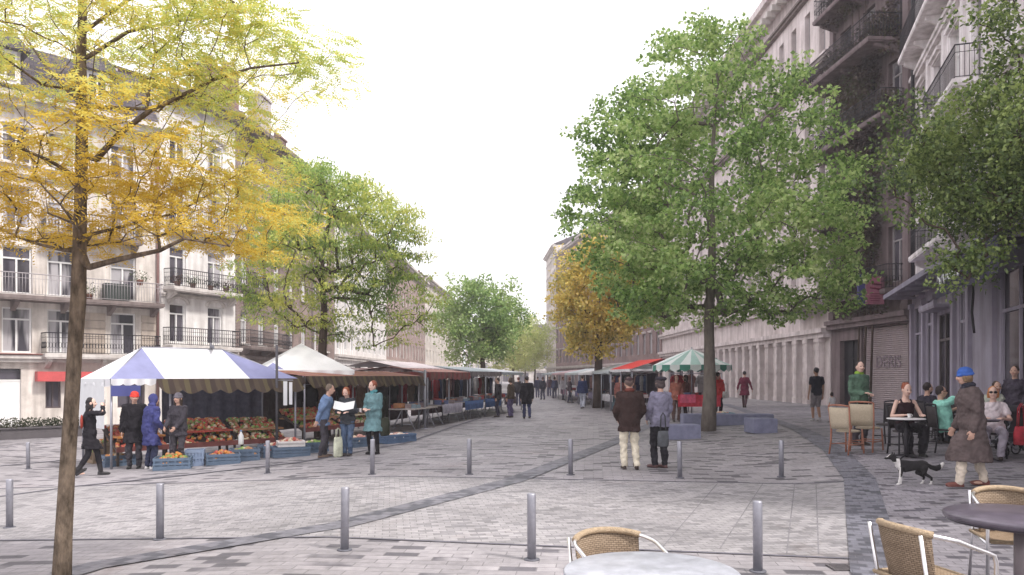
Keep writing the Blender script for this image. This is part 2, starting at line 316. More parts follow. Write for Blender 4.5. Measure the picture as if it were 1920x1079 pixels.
# ------------------------------------------------------------------ foliage helpers
_lm = {}
def leafmat_cached(name, stops, **k):
    if name not in _lm: _lm[name] = leafmat(name, stops, **k)
    return _lm[name]
def quads_mesh(name, V, mtl):
    """V: (n,4,3) array of quads -> mesh"""
    n = len(V); me = bpy.data.meshes.new(name); me.vertices.add(4*n); me.vertices.foreach_set('co', V.reshape(-1).astype(np.float32))
    me.loops.add(4*n); me.loops.foreach_set('vertex_index', np.arange(4*n, dtype=np.int32)); me.polygons.add(n)
    me.polygons.foreach_set('loop_start', np.arange(0, 4*n, 4, dtype=np.int32)); me.polygons.foreach_set('loop_total', np.full(n, 4, dtype=np.int32))
    me.materials.append(mtl); me.update(calc_edges=True); me.validate(); return me
def unit(a): return a/np.maximum(1e-9, np.linalg.norm(a, axis=-1, keepdims=True))
def kites(P, D, Wv, Ln, Wd):
    D = unit(D); Wv = unit(np.cross(np.cross(D, Wv), D)); Ln = Ln[:, None]; Wd = Wd[:, None]
    mid = P+D*Ln*.45; return np.stack([P, mid+Wv*Wd*.5, P+D*Ln, mid-Wv*Wd*.5], 1)
def leafcloud(name, C, n, s, ln, wd, mtl, parent, rng, droop=.25, flat=.6, sub=0):
    C = np.asarray(C, float); k = len(C); sc = np.asarray(s)
    if sub:                                     # leaves gather round twig ends inside each clump
        o_ = rng.normal(size=(k*sub, 3)); o_ = unit(o_)*(rng.random((k*sub, 1))**.4)*1.5*sc; C = np.repeat(C, sub, 0)+o_; k = len(C); n = max(3, n//sub); sc = sc*np.array([.40, .40, .36])
    P = np.repeat(C, n, 0)
    off = rng.normal(size=(k*n, 3)); off = unit(off)*(rng.random((k*n, 1))**.45)*1.55*sc; P = P+off
    D = unit(off/np.maximum(sc, 1e-6))*.7+rng.normal(size=(k*n, 3))*.6; D[:, 2] -= droop
    N = rng.normal(size=(k*n, 3))*(1-flat); N[:, 2] += flat; Wv = np.cross(N, D)
    L = ln*rng.uniform(.65, 1.25, k*n)
    return link(name, quads_mesh(name, kites(P, D, Wv, L, L*wd/ln), mtl), parent)
def fronds(name, C, Dm, n, s, flen, pairs, ln, wd, mtl, parent, rng, droop=.35):
    """feathery compound leaves: a rachis with pairs of narrow leaflets"""
    k = len(C); P = np.repeat(C, n, 0)+rng.normal(size=(k*n, 3))*np.asarray(s)
    D = np.repeat(Dm, n, 0)*.5+rng.normal(size=(k*n, 3))*np.array([.8, .8, .28]); D[:, 2] -= droop*rng.uniform(0, 1, k*n); D = unit(D)
    N = rng.normal(size=(k*n, 3))*.35; N[:, 2] += 1; S = unit(np.cross(D, N)); F = flen*rng.uniform(.7, 1.25, k*n); out = []
    for i in range(pairs):
        t = (i+.6)/pairs; base = P+D*(F*t)[:, None]; base[:, 2] -= .12*F*t*t
        for sg in (-1, 1):
            d = S*sg*.9+D*.45+rng.normal(size=D.shape)*.16; L = ln*(1-.35*abs(t-.45))*rng.uniform(.8, 1.2, k*n)
            out.append(kites(base, d, np.cross(d, N), L, L*wd/ln))
    return link(name, quads_mesh(name, np.concatenate(out), mtl), parent)
class Skel:
    """branch skeleton grown towards target points; radii follow the number of tips carried"""
    def __init__(s, trunk, radii): s.p = [Vector(q) for q in trunk]; s.par = [-1]+list(range(len(trunk)-1)); s.rad = list(radii); s.ntr = len(trunk); s.tip = []
    def limb(s, pts, r0, r1, start=None):
        pts = [Vector(q) for q in pts]; i = start if start is not None else min(range(s.ntr), key=lambda j: (s.p[j]-pts[0]).length); n = len(pts)
        for k, q in enumerate(pts): s.p.append(q); s.par.append(i); s.rad.append(r0+(r1-r0)*k/max(1, n-1)); i = len(s.p)-1
    def grow(s, targets, rng, lo=1, jit=.12, up=.5, rise=.9, steps=3):
        P = [tuple(q) for q in s.p]; arr = np.array(P)
        axis = s.p[s.ntr-1]
        order = sorted(targets, key=lambda q: (Vector(q)-Vector((axis.x, axis.y, q[2]))).length)
        for q in order:
            q = np.array(q); d = np.linalg.norm(arr-q, axis=1); pen = np.maximum(0, arr[:, 2]-q[2]+.15)*up; pen[:lo] += 99
            i = int(np.argmin(d+pen)); a = arr[i]; prev = i; L = d[i]
            for k in range(1, steps+1):
                t = k/steps; m = a+(q-a)*t; m[2] += math.sin(math.pi*t)*L*.12*rise
                if k < steps: m = m+rng.normal(size=3)*jit*L*.35
                s.p.append(Vector(m)); s.par.append(prev); s.rad.append(None); prev = len(s.p)-1; arr = np.vstack([arr, m])
            s.tip.append(prev)
    def emit(s, mb, r_tip=.008, k=.5, n=6, mi=0, rmax=.1):
        cnt = [0]*len(s.p)
        for t in s.tip:
            i = t
            while i >= 0 and s.rad[i] is None: cnt[i] += 1; i = s.par[i]
        R_ = [s.rad[i] if s.rad[i] is not None else min(rmax, r_tip*max(1, cnt[i])**k) for i in range(len(s.p))]
        mb.tube(s.p[:s.ntr], R_[:s.ntr], 12)
        for i in range(s.ntr, len(s.p)):
            j = s.par[i]; r0 = min(R_[j], max(R_[i]*1.35, R_[i]+.004)) if j >= s.ntr else min(R_[j]*.8, R_[i]*1.6)
            mb.tube([s.p[j], s.p[i]], [r0, R_[i]], n if R_[i] > .03 else 4, caps=False)
def blob_targets(c, r, n, rng, lumps=9, inner=.35, amp=.28, flatbottom=None, zsquash=1.0):
    """points through a crown with an uneven outline"""
    ld = unit(rng.normal(size=(lumps, 3))); la = rng.uniform(-1, 1, lumps); out = []
    while len(out) < n:
        d = unit(rng.normal(size=3)); w = 1+amp*float(np.sum(la*np.exp(-(1-ld@d)*6)))
        t = (inner**3+(1-inner**3)*rng.random())**(1/3); q = np.array(c)+d*np.array(r)*w*t
        if flatbottom is not None and q[2] < flatbottom: continue
        if all(np.sum((q-o)**2) > (.16*min(r))**2 for o in out[-60:]): out.append(q)
    return out
def tree(name, label, base, trunk_top, tr, crown_c, crown_r, nt, leaf, mtl, bark, seed, n_leaf, s_leaf, lean=(0, 0), cat='tree', group=None, sub=8, inner=.3, amp=.3, flat=.6, first=3, flatbottom=None, rmax=.09, extra=None, up=.5, droop=.25, narrow=None):
    rng = np.random.default_rng(seed); t = thing(name, label, cat, base, 0, group)
    B = Vector(base); C = Vector(crown_c)-B; n = 8
    trunk = [Vector((lean[0]*(i/n)+.03*math.sin(i*1.7+seed), lean[1]*(i/n)+.03*math.cos(i*2.1), trunk_top*i/n)) for i in range(n+1)]; trunk[0] = Vector((0, 0, -.05))
    rad = [tr*(1.28 if i == 0 else 1.06 if i == 1 else 1-.72*(i/n)**1.2) for i in range(n+1)]
    sk = Skel(trunk, rad); T = blob_targets(C, crown_r, nt, rng, inner=inner, amp=amp, flatbottom=flatbottom)
    if narrow: T = [q for q in T if narrow(q)]
    if extra: T += [np.array(Vector(e)-B) for e in extra]
    sk.grow(T, rng, lo=first, up=up); m = MB(); sk.emit(m, r_tip=tr*.045, rmax=rmax); m.build('trunk', bark, t)
    leafcloud('crown', T, n_leaf, s_leaf, leaf[0], leaf[1], mtl, t, rng, flat=flat, droop=droop, sub=sub); return t
# ------------------------------------------------------------------ buildings
WHITEF = mat("white window paint", (.72, .71, .70), .5, .05, 5)
GREYF = mat("grey window paint", (.35, .32, .33), .5, .08, 5)
DARKF = mat("dark window paint", (.09, .07, .075), .5, .1, 5)
GL_L = glassmat("glass with pale curtains", (.06, .055, .07), (.42, .40, .42))
GL_D = glassmat("dark glass", (.035, .03, .04), (.10, .09, .11))
GL_W = glassmat("glass with white blinds", (.16, .145, .16), (.62, .60, .62), .25)
SLATE = brickmat("slate roof", (.085, .075, .085), (.13, .11, .12), (.05, .045, .05), .3, .16)
TILE = brickmat("red brown roof tiles", (.19, .09, .075), (.13, .065, .06), (.06, .04, .04), .22, .2)
BRICKR = brickmat("red chimney brick", (.22, .10, .085), (.16, .08, .07), (.28, .24, .22))
_wm = {}
def window(parent, x0, x1, z0, z1, rec=.2, frame=WHITEF, glass=GL_L, sash=2, transom=.74, sill=None, name='window'):
    w, h = round(x1-x0, 2), round(z1-z0, 2); key = (w, h, rec, frame.name, glass.name, sash, transom)
    if key not in _wm:
        f = MB(); t = .07; y = rec-.05
        f.box((t/2, y, h/2), (t, .08, h)); f.box((w-t/2, y, h/2), (t, .08, h)); f.box((w/2, y, t/2), (w-2*t, .08, t)); f.box((w/2, y, h-t/2), (w-2*t, .08, t))
        hh = h*transom if transom else h-t
        if transom: f.box((w/2, y, hh), (w-2*t, .07, .07))
        for i in range(1, sash): f.box((w*i/sash, y, (t+hh-.035)/2), (.075, .066, hh-.035-t))
        p = MB(); p.quad((t*.5, rec-.02, t*.5), (w-t*.5, rec-.02, t*.5), (w-t*.5, rec-.02, h-t*.5), (t*.5, rec-.02, h-t*.5))
        _wm[key] = (f.mesh('window', frame), p.mesh('pane', glass))
    o = link(name, _wm[key][0], parent, (x0, 0, z0)); link('pane', _wm[key][1], o)
    if sill:
        k = ('sill', w, sill.name)
        if k not in _wm: _wm[k] = MB().box((w/2, -.05, -.05), (w+.2, .16, .1)).mesh('sill', sill)
        link('sill', _wm[k], o)
    return o
def wall(parent, L, z0, H, ops, mtl, depth=9, rec=.2):
    xs = sorted({0, L} | {round(q, 3) for o in ops for q in o[:2]}); zs = sorted({z0, H} | {round(q, 3) for o in ops for q in o[2:4]})
    m = MB()
    for a, b in zip(xs[:-1], xs[1:]):
        for c, d in zip(zs[:-1], zs[1:]):
            X, Z = (a+b)/2, (c+d)/2
            if any(o[0] < X < o[1] and o[2] < Z < o[3] for o in ops): continue
            m.quad((a, 0, c), (b, 0, c), (b, 0, d), (a, 0, d))
    for x0, x1, c, d in [o[:4] for o in ops]:
        m.quad((x0, 0, c), (x0, 0, d), (x0, rec, d), (x0, rec, c)); m.quad((x1, 0, c), (x1, rec, c), (x1, rec, d), (x1, 0, d))
        m.quad((x0, 0, c), (x0, rec, c), (x1, rec, c), (x1, 0, c)); m.quad((x0, 0, d), (x1, 0, d), (x1, rec, d), (x0, rec, d))
    m.quad((0, depth, z0), (0, 0, z0), (0, 0, H), (0, depth, H)); m.quad((L, 0, z0), (L, depth, z0), (L, depth, H), (L, 0, H))
    m.quad((L, depth, z0), (0, depth, z0), (0, depth, H), (L, depth, H)); m.quad((0, 0, H), (L, 0, H), (L, depth, H), (0, depth, H))
    return m.build('wall', mtl, parent)
def band(parent, L, z, h, out, mtl, name='cornice', x0=0):
    m = MB(); m.box((x0+L/2, -out*.35, z+h*.25), (L, out*.7, h*.5)); m.box((x0+L/2, -out*.5, z+h*.74), (L+.04, out, h*.48)); return m.build(name, mtl, parent)
def rail_mesh(w, h, d, style, mtl):
    """wrought iron balcony railing: front run and two returns"""
    k = ('rail', round(w, 2), h, d, style, mtl.name)
    if k in _wm: return _wm[k]
    m = MB(); runs = [((0, -d), (w, -d)), ((0, 0), (0, -d)), ((w, 0), (w, -d))]
    for a, b in runs:
        a = Vector((*a, 0)); b = Vector((*b, 0)); n = max(2, int((b-a).length/.12))
        for z, r in ((.06, .014), (h*.78, .010), (h, .022)): m.tube([a+Vector((0, 0, z)), b+Vector((0, 0, z))], r, 5)
        for i in range(n+1):
            p = a.lerp(b, i/n); m.tube([p+Vector((0, 0, .04)), p+Vector((0, 0, h))], .010, 4)
            if style and i < n:
                q = a.lerp(b, (i+.5)/n); u = (b-a).normalized()
                c = q+Vector((0, 0, h*.42)); m.tube([c+u*.05*math.cos(t)+Vector((0, 0, .13*math.sin(t))) for t in [j*math.pi/4 for j in range(9)]], .009, 4)
    _wm[k] = m.mesh('railing', mtl); return _wm[k]
def balcony(parent, x0, x1, z, d=.8, h=.95, slabm=None, style=1, iron=IRON, brackets=True):
    m = MB(); w = x1-x0; m.box((w/2, -d/2, -.07), (w, d, .14)); m.box((w/2, -d/2-.03, -.17), (w-.1, d-.1, .06))
    o = m.build('balcony', slabm, parent, (x0, 0, z))
    link('railing', rail_mesh(w-.1, h, d-.08, style, iron), o, (.05, 0, 0))
    if brackets:
        n = max(2, int(w/1.6))
        bm_ = MB(); bm_.add([(-.09, 0, 0), (.09, 0, 0), (.09, -d*.75, 0), (-.09, -d*.75, 0), (-.09, 0, -.42), (.09, 0, -.42), (.09, -d*.75, -.12), (-.09, -d*.75, -.12)], [(0, 1, 2, 3), (4, 7, 6, 5), (0, 4, 5, 1), (1, 5, 6, 2), (2, 6, 7, 3), (3, 7, 4, 0)])
        me = bm_.mesh('bracket', slabm)
        for i in range(n): link('bracket', me, o, (.25+(w-.5)*i/(n-1), -.003, -.2))
    return o
def hood(parent, x0, x1, z, mtl, arch=True):
    m = MB(); w = x1-x0; pts = []
    if arch: pts = [((x0+x1)/2-(w/2+.1)*math.cos(t), -.04, z+.32*math.sin(t)) for t in [math.pi*j/10 for j in range(11)]]; m.tube(pts, .09, 6)
    else: m.box(((x0+x1)/2, -.07, z+.2), (w+.35, .2, .14)); m.box(((x0+x1)/2, -.03, z+.08), (w+.2, .08, .10))
    return m.build('window_hood', mtl, parent)
def pitched_roof(parent, L, z, depth, rise, mtl, over=.45):
    m = MB(); y0, y1 = -over, depth+over; r = depth/2; t = .18
    m.add([(-.1, y0, z), (L+.1, y0, z), (L+.1, r, z+rise), (-.1, r, z+rise), (L+.1, y1, z), (-.1, y1, z)], [(0, 1, 2, 3), (3, 2, 4, 5), (0, 3, 5), (1, 4, 2), (0, 5, 4, 1)])
    return m.build('roof', mtl, parent)
def mansard(parent, L, z, depth, rise, mtl):
    m = MB(); a = [(0, -.1, z), (L, -.1, z), (L, depth, z), (0, depth, z)]; b = [(0, 1.3, z+rise), (L, 1.3, z+rise), (L, depth-1.3, z+rise+.4), (0, depth-1.3, z+rise+.4)]
    m.add(a+b, [(0, 1, 5, 4), (1, 2, 6, 5), (2, 3, 7, 6), (3, 0, 4, 7), (4, 5, 6, 7), (3, 2, 1, 0)]); return m.build('roof', mtl, parent)
def chimney(roof, x, y, z, w, d, h, mtl, pots=3):
    m = MB(); m.box((x, y, z+h/2), (w, d, h)); m.box((x, y, z+h+.06), (w+.14, d+.14, .12))
    for i in range(pots): m.tube([(x-w/2+w*(i+.5)/pots, y, z+h+.1), (x-w/2+w*(i+.5)/pots, y, z+h+.5)], [.11, .09], 8)
    return m.build('chimney', mtl, roof)
def dormer(parent, x, z, mtl, roofm, w=1.1, h=1.5):
    m = MB(); m.box((x, .75, z+h/2), (w, 1.7, h)); o = m.build('dormer', mtl, parent)
    r = MB(); y0, y1 = -.45, 1.7
    r.add([(x-w*.8, y0, z+h-.1), (x+w*.8, y0, z+h-.1), (x+w*.8, y1, z+h-.1), (x-w*.8, y1, z+h-.1), (x-w*.35, y0+.3, z+h+.6), (x+w*.35, y0+.3, z+h+.6), (x+w*.35, y1, z+h+.6), (x-w*.35, y1, z+h+.6)], [(0, 1, 5, 4), (1, 2, 6, 5), (2, 3, 7, 6), (3, 0, 4, 7), (4, 5, 6, 7), (3, 2, 1, 0)])
    r.build('dormer_roof', roofm, o)
    f = MB(); f.box((x, -.13, z+h*.5), (w*.75, .05, h*.8)); f.build('dormer_window', WHITEF, o)
    p = MB()
    for s in (-1, 1): p.box((x+s*w*.17, -.16, z+h*.5), (w*.27, .02, h*.62))
    p.build('dormer_pane', GL_D, o)
def pier(parent, x, z0, z1, w, out, mtl, name='pilaster', bands=0):
    m = MB(); m.box((x, -out/2, (z0+z1)/2), (w, out, z1-z0)); m.box((x, -out/2-.02, z0+.2), (w+.1, out+.04, .4)); m.box((x, -out/2-.02, z1-.12), (w+.12, out+.06, .2))
    for i in range(bands): m.box((x, -out/2-.012, z0+.7+(z1-z0-1.2)*i/max(1, bands-1)), (w+.03, out+.024, .30))
    return m.build(name, mtl, parent)
def house(name, label, P0, P1, cat='building'):
    d = Vector((P1[0]-P0[0], P1[1]-P0[1], 0)); return thing(name, label, cat, (P0[0], P0[1], 0), math.atan2(d.y, d.x)), d.length
CREAM = stucco("cream render", (.74, .68, .625), .5); WHITER = stucco("white render", (.80, .775, .755), .4); TAN = stucco("tan stone", (.50, .425, .36), .4)
BROWNB = brickmat("brown facade brick", (.27, .19, .165), (.21, .15, .14), (.33, .28, .26), .24, .08)
TRIM = stucco("pale stone trim", (.60, .56, .53), .35); TRIMD = stucco("dark weathered trim", (.22, .18, .17), .4)
# --- left: tan and cream corner building behind the spindly tree
A0, A1 = (-26.5, 26.6), (-16.7, 36.5)
h, L = house('apartment_building', 'cream and tan balconied apartment building behind the golden tree, red fascia over its shop', A0, A1)
A = h
xw = [L-12.2, L-9.9, L-7.9, L-5.75, L-4.08, L-1.55]
ops = []; FL = [(2.72, 4.62), (5.2, 7.2), (7.95, 9.75), (10.7, 12.3)]
for x in xw:
    for a, b in FL: ops.append((x-.55, x+.55, a, b))
shop = [(L-10.6, L-9.4, -.4, 1.7), (L-6.6, L-5.6, -.45, 2.05), (L-4.7, L-4.1, .35, 1.55), (L-3.4, L-2.6, -.45, 1.6), (L-1.8, L-.6, .3, 1.6)]
wall(h, L, -.6, 13.4, ops+shop, CREAM)
for o in ops: window(h, *o[:4], glass=GL_L if (o[0]*7+o[2]*3) % 3 > .8 else GL_D, sill=TRIM)
window(h, *shop[0][:4], glass=GL_D, frame=GREYF); window(h, *shop[2][:4], glass=GL_D, frame=DARKF, transom=0); window(h, *shop[4][:4], glass=GL_D, frame=DARKF, transom=0)
for q in (shop[1], shop[3]):
    w = q[1]-q[0]; dm = MB(); dm.box((w/2, .15, (q[3]-q[2])*.39), (w, .06, (q[3]-q[2])*.78)); dm.box((w/2, .11, .5), (w*.7, .03, .7)); dm.box((w/2, .15, (q[3]-q[2])*.8), (w, .08, .08))
    do = dm.build('door', WHITEF, h, (q[0], 0, q[2])); MB().box((w/2, .16, (q[3]-q[2])*.905), (w, .03, (q[3]-q[2])*.17)).build('fanlight', GL_D, do)
# tan rusticated first floor panels
cuts = [0]+[q for x in xw for q in (x-.75, x+.75)]+[L]
for i in range(0, len(cuts)-1, 2):
    a, b = cuts[i], cuts[i+1]
    if b-a > .25:
        px_ = MB()
        for k in range(5): px_.box(((a+b)/2, -.03, 2.95+.36*k), (b-a-.06, .06, .325))
        px_.build('stone_panel', TAN, h)
band(h, L, 2.32, .3, .35, TRIM); band(h, L, 2.62, .06, .42, stucco("red lead flashing", (.36, .17, .15), .3), 'fascia_strip'); band(h, L, 13.0, .5, .65, TRIM); band(h, L, 10.1, .2, .2, TRIM); band(h, L, 4.86, .14, .12, TRIMD)
balcony(h, .3, L-6.9, 2.68, .75, .9, TRIM, 1); balcony(h, L-4.9, L-.1, 2.68, .75, .9, TRIM, 1); balcony(h, .3, L-.05, 5.08, .95, .9, TRIMD, 0, GREYF); balcony(h, L-4.9, L-.9, 7.9, .7, .9, TRIMD, 1)
m = MB()
for k in range(7): m.box((L-7.0, -.55+.0*k, 5.25+.28*k), (.05, .75+.02*k, .26))
m.build('balcony_screen', DARKWOOD, h); MB().box((L-6.75, -.5, 3.4), (.06, .7, 1.3)).build('balcony_screen', DARKWOOD, h)
MB().box((L-3.85, -.22, 1.72), (2.5, .42, .42)).build('fascia_board', mat("red shop fascia", (.50, .085, .085), .6, .15, 3), h)
m = MB(); m.tube([(L-.05, -.1, -.4), (L-.05, -.1, 13)], .07, 8); m.build('drainpipe', mat("rust red pipe", (.2, .11, .1), .7), h)
rf = mansard(h, L, 13.5, 9, 2.6, SLATE); chimney(rf, L-8.2, 3.2, 15.2, 1.3, .7, 2.2, BRICKR); chimney(rf, L-.6, 3.5, 15, .8, 1.6, 1.6, TRIM, 2)
for x in (L-9.6, L-6.2, L-2.7): dormer(h, x, 13.9, WHITER, SLATE)
MB().box((L-2.0, -.4, 5.5), (1.0, .5, .75)).build('balcony_cabinet', mat("dark green cabinet", (.04, .05, .045), .6), h)
# small things on its balconies
def pot_plant(lbl, p, hh=.55, colr=((.05, .07, .03), (.10, .12, .05)), n=240, spread=.3, potc=(.24, .10, .07), grp=None):
    t = thing('potted_plant', lbl, 'potted plant', p, 0, grp)
    m = MB(); m.rings([((0, 0, 0), .11, .11), ((0, 0, .2), .15, .15), ((0, 0, .24), .165, .165)], n=10); m.build('pot', mat("pot %.2f" % potc[0], potc, .8), t)
    rng = np.random.default_rng(int(abs(p[0]*100))); c = np.array([[0, 0, .24+hh*.4]]); leafcloud('foliage', c, n, (spread, spread, hh*.4), .09, .05, leafmat_cached('pot leaves %.2f' % colr[0][1], colr), t, rng)
# --- left: white house with arched windows, brown brick house, and the row beyond
B0, B1 = (-16.66, 36.56), (-14.6, 40.8)
h, L = house('apartment_building', 'narrow white house with arched windows and iron balconies beside the tan building', B0, B1)
xs_ = [1.05, L-1.35]; ops = [(x-.48, x+.48, a, b) for x in xs_ for a, b in ((3.35, 5.25), (6.15, 8.0), (9.1, 10.9), (12.0, 13.5))]; ops.append((.7, L-.7, -.3, 2.0))
wall(h, L, -.6, 15.4, ops, WHITER)
for o in ops[:-1]: window(h, *o, glass=GL_D if o[0] < 2 else GL_L); hood(h, o[0], o[1], o[3], TRIM, True)
window(h, *ops[-1], glass=GL_D, frame=GREYF, sash=3)
band(h, L, 2.75, .25, .25, TRIM); band(h, L, 5.55, .16, .14, TRIM); band(h, L, 15.0, .55, .7, TRIMD)
balcony(h, .15, L-.15, 3.2, .7, .85, TRIM, 1); balcony(h, .2, L-.2, 6.0, .75, .85, TRIM, 1); balcony(h, .3, L-.3, 9.0, .6, .85, TRIM, 1)
rf = pitched_roof(h, L, 15.55, 9, 2.0, TILE); chimney(rf, L-.8, 1.2, 15.9, .95, .7, 2.0, BRICKR)
C0, C1 = (-14.57, 40.86), (-13.3, 57.9)
h, L = house('apartment_building', 'brown brick apartment building with white casement windows behind the green street tree', C0, C1)
xs_ = [1.0+2.35*i for i in range(7)]; ops = [(x-.45, x+.45, a, b) for x in xs_ for a, b in ((3.5, 5.2), (6.7, 8.4), (9.7, 11.4), (12.5, 13.9))]
shop = [(x-.9, x+.9, -.3, 2.1) for x in (2, 5.6, 9.2, 12.8)]
wall(h, L, -.6, 15.2, ops+shop, BROWNB)
for i, o in enumerate(ops): window(h, *o, glass=GL_W if i % 3 else GL_L, sill=TRIM)
for o in shop: window(h, *o, glass=GL_D, frame=DARKF, sash=3)
band(h, L, 2.5, .35, .3, TRIMD); band(h, L, 14.9, .5, .75, TRIMD); balcony(h, .3, 6.6, 3.35, .7, .85, TRIMD, 1); balcony(h, .6, 3, 6.5, .6, .85, TRIMD, 1)
for x in (7.4, 12.1): pier(h, x, 2.9, 14.6, .35, .08, TRIMD)
rf = pitched_roof(h, L, 15.35, 9, 2.2, TILE); chimney(rf, .9, .9, 15.6, 1.15, .8, 2.5, BRICKR); chimney(rf, 6.0, 1.2, 15.9, 1.6, .8, 2.6, stucco('grey chimney render', (.55, .51, .5), .4)); chimney(rf, 12, 2.4, 16.0, 1.2, .8, 1.9, BRICKR)
def plain_house(lbl, P0, P1, H, wm, nb, fl, glass, trim, roofm, shopm=DARKF, rise=2.0, z0=0.0, hoods=False, ch=1, frame=WHITEF):
    h, L = house('town_house', lbl, P0, P1); st = L/nb
    ops = [(st*(i+.5)-min(.55, st*.24), st*(i+.5)+min(.55, st*.24), a, b) for i in range(nb) for a, b in fl]
    ns = max(2, int(L/5)); shop = [((i+.5)*L/ns-1.4, (i+.5)*L/ns+1.4, z0, z0+2.6) for i in range(ns)]
    wall(h, L, -.6, H, ops+shop, wm)
    for i, o in enumerate(ops):
        window(h, *o, glass=glass, frame=frame)
        if hoods: hood(h, o[0], o[1], o[3], trim, False)
    for o in shop: window(h, *o, glass=GL_D, frame=shopm, sash=3)
    band(h, L, 3.0, .4, .3, trim); band(h, L, H-.4, .55, .7, trim)
    rf = pitched_roof(h, L, H+.17, 9, rise, roofm)
    for k in range(ch): chimney(rf, L*(k+.5)/ch, 3, H+.8, 1.3, .8, 1.6, BRICKR)
    return h, L
F4 = ((3.8, 5.6), (6.9, 8.7), (10.0, 11.6))
plain_house('white plastered town house far down the street past the brown brick building', (-13.28, 58.0), (-13.0, 80), 14.2, WHITER, 9, F4, GL_D, TRIM, SLATE)
plain_house('rosy brick town house between the white town house and the round green tree', (-13.0, 80.1), (-12.6, 112), 15, brickmat("rosy brick", (.36, .24, .21), (.30, .2, .18), (.4, .34, .32)), 12, F4, GL_L, TRIM, TILE)
plain_house('farthest pale town house closing the sunny side of the street', (-12.6, 112.2), (-10.5, 165), 16, CREAM, 16, F4, GL_L, TRIM, SLATE, ch=2)
plain_house('hazy pale block seen end on where the street closes', (-14, 232), (16, 226), 15, CREAM, 12, F4, GL_L, TRIM, SLATE, ch=3)
# --- right: far row, arcade building, narrow dark balconied house, lilac cafe building
MAUVE = stucco("mauve grey stone", (.36, .315, .325), .35); PINKST = stucco("pink grey stone", (.72, .645, .635), .42); REDB = brickmat("dull red brick", (.26, .16, .15), (.21, .135, .13), (.32, .26, .25))
plain_house('tall pale corner building at the far end of the shaded row', (7.0, 158), (7.9, 140), 25.5, CREAM, 7, ((4, 6.3), (7.6, 10), (11.4, 13.7), (15, 17.2), (18.8, 20.8), (21.9, 23.4)), GL_D, TRIM, SLATE, hoods=True)
plain_house('dull red brick house behind the amber tree', (7.95, 139.8), (12.8, 108), 23.5, REDB, 12, ((4, 6.3), (7.6, 10), (11.4, 13.7), (15, 17.2), (18.8, 20.8)), GL_D, TRIM, SLATE, hoods=True, frame=GREYF)
h, L = plain_house('red brick and stone house with long striped shop fronts between amber tree and arcade', (12.85, 107.8), (15.9, 82.2), 23, REDB, 10, ((4.2, 6.5), (7.8, 10.2), (11.6, 13.9), (15.2, 17.4), (18.6, 20.6)), GL_W, PINKST, SLATE, hoods=True, frame=GREYF)
for k in range(5): band(h, L, 7.2+3.5*k, .22, .12, PINKST)
G0, G1 = (15.95, 82), (16.5, 40.1)
h, L = house('arcade_building', 'long pale stone building with a row of banded ground floor columns and tall top windows', G0, G1)
xs_ = [L-1.0-2.0*i for i in range(12)]+[L-26-2.8*i for i in range(6)]
FR = ((6.9, 9.3), (10.6, 13.0), (14.2, 16.6), (19.0, 21.9))
ops = [(x-.38, x+.38, a, b) for x in xs_ for a, b in FR]
cx = [L-.9-1.55*i for i in range(13)]
arc = [(b+.36, a-.36, .15, 3.55) for a, b in zip(cx[:-1], cx[1:])]; far = [(x-1.3, x+1.3, .15, 3.2) for x in (4, 8, 12, 16, 19.5)]
wall(h, L, -.6, 24.6, ops+arc+far, PINKST, rec=.35)
for i, o in enumerate(ops): window(h, *o, rec=.35, glass=GL_D, frame=GREYF, transom=.7)
for i, o in enumerate(arc): window(h, *o, rec=.35, glass=glassmat("grey shopfront", (.10, .09, .105), (.20, .185, .20)), frame=GREYF, sash=1, transom=.78, name='shop_window')
for o in far: window(h, *o, rec=.35, glass=GL_D, frame=DARKF, sash=3, name='shop_window')
for x in cx: pier(h, x, .1, 3.75, .52, .34, PINKST, 'column', 5)
band(h, L, 3.75, .5, .5, PINKST); band(h, L, 5.6, .45, .45, PINKST); band(h, L, 17.9, .35, .4, TRIMD); band(h, L, 18.45, .25, .3, PINKST); band(h, L, 22.6, .3, .35, TRIMD); band(h, L, 24.0, .9, 1.0, PINKST)
for x in xs_[:12]: MB().box((x, -.1, 13.75), (.95, .25, .14)).build('window_hood', TRIMD, h)
bk = MB().box((0, -.62, 23.8), (.3, .55, .35)).mesh('cornice_bracket', TRIM)
for i in range(46): link('cornice_bracket', bk, h, (.5+i*.9, 0, 0))
m = MB()
for i in range(5): m.box((L-2.1, -.15-.18*i, 5.35-.03*i), (3.6, .2, .08))
m.build('entrance_canopy', DARKF, h)
mansard(h, L, 24.95, 10, 2.5, SLATE)
E0, E1 = (16.52, 40.0), (16.98, 32.75)
h, L = house('balconied_house', 'narrow dark house with deep planted iron balconies and a roller shutter', E0, E1); EH = h
DARKST = stucco("sooty stone", (.21, .165, .17), .45)
ops = [(x-.55, x+.55, a, b) for x in (1.5, 3.7, 5.9) for a, b in ((5.9, 8.4), (9.6, 12.2), (13.3, 15.7), (16.7, 19.0), (20.1, 22.2))]
gr = [(.9, 2.7, .1, 3.5), (3.0, 6.9, .1, 4.0)]
wall(h, L, -.6, 24.2, ops+gr, DARKST, rec=.3)
for i, o in enumerate(ops): window(h, *o, rec=.3, glass=GL_D if i % 4 else GL_L, frame=DARKF if i % 2 else GREYF)
dm = MB(); dm.box((.9, .27, 1.7), (1.8, .05, 3.4)); dm.box((.9, .23, 1.7), (.06, .06, 3.4)); dm.box((.9, .23, 2.5), (1.8, .06, .06)); dm.build('door', mat("near black door", (.018, .016, .022), .5), h, (.9, 0, .1))
m = MB()
for k in range(43): m.add([(0, .16, .09*k), (3.9, .16, .09*k), (3.9, .10, .09*k+.045), (0, .10, .09*k+.045), (3.9, .16, .09*k+.09), (0, .16, .09*k+.09)], [(0, 1, 2, 3), (3, 2, 4, 5)])
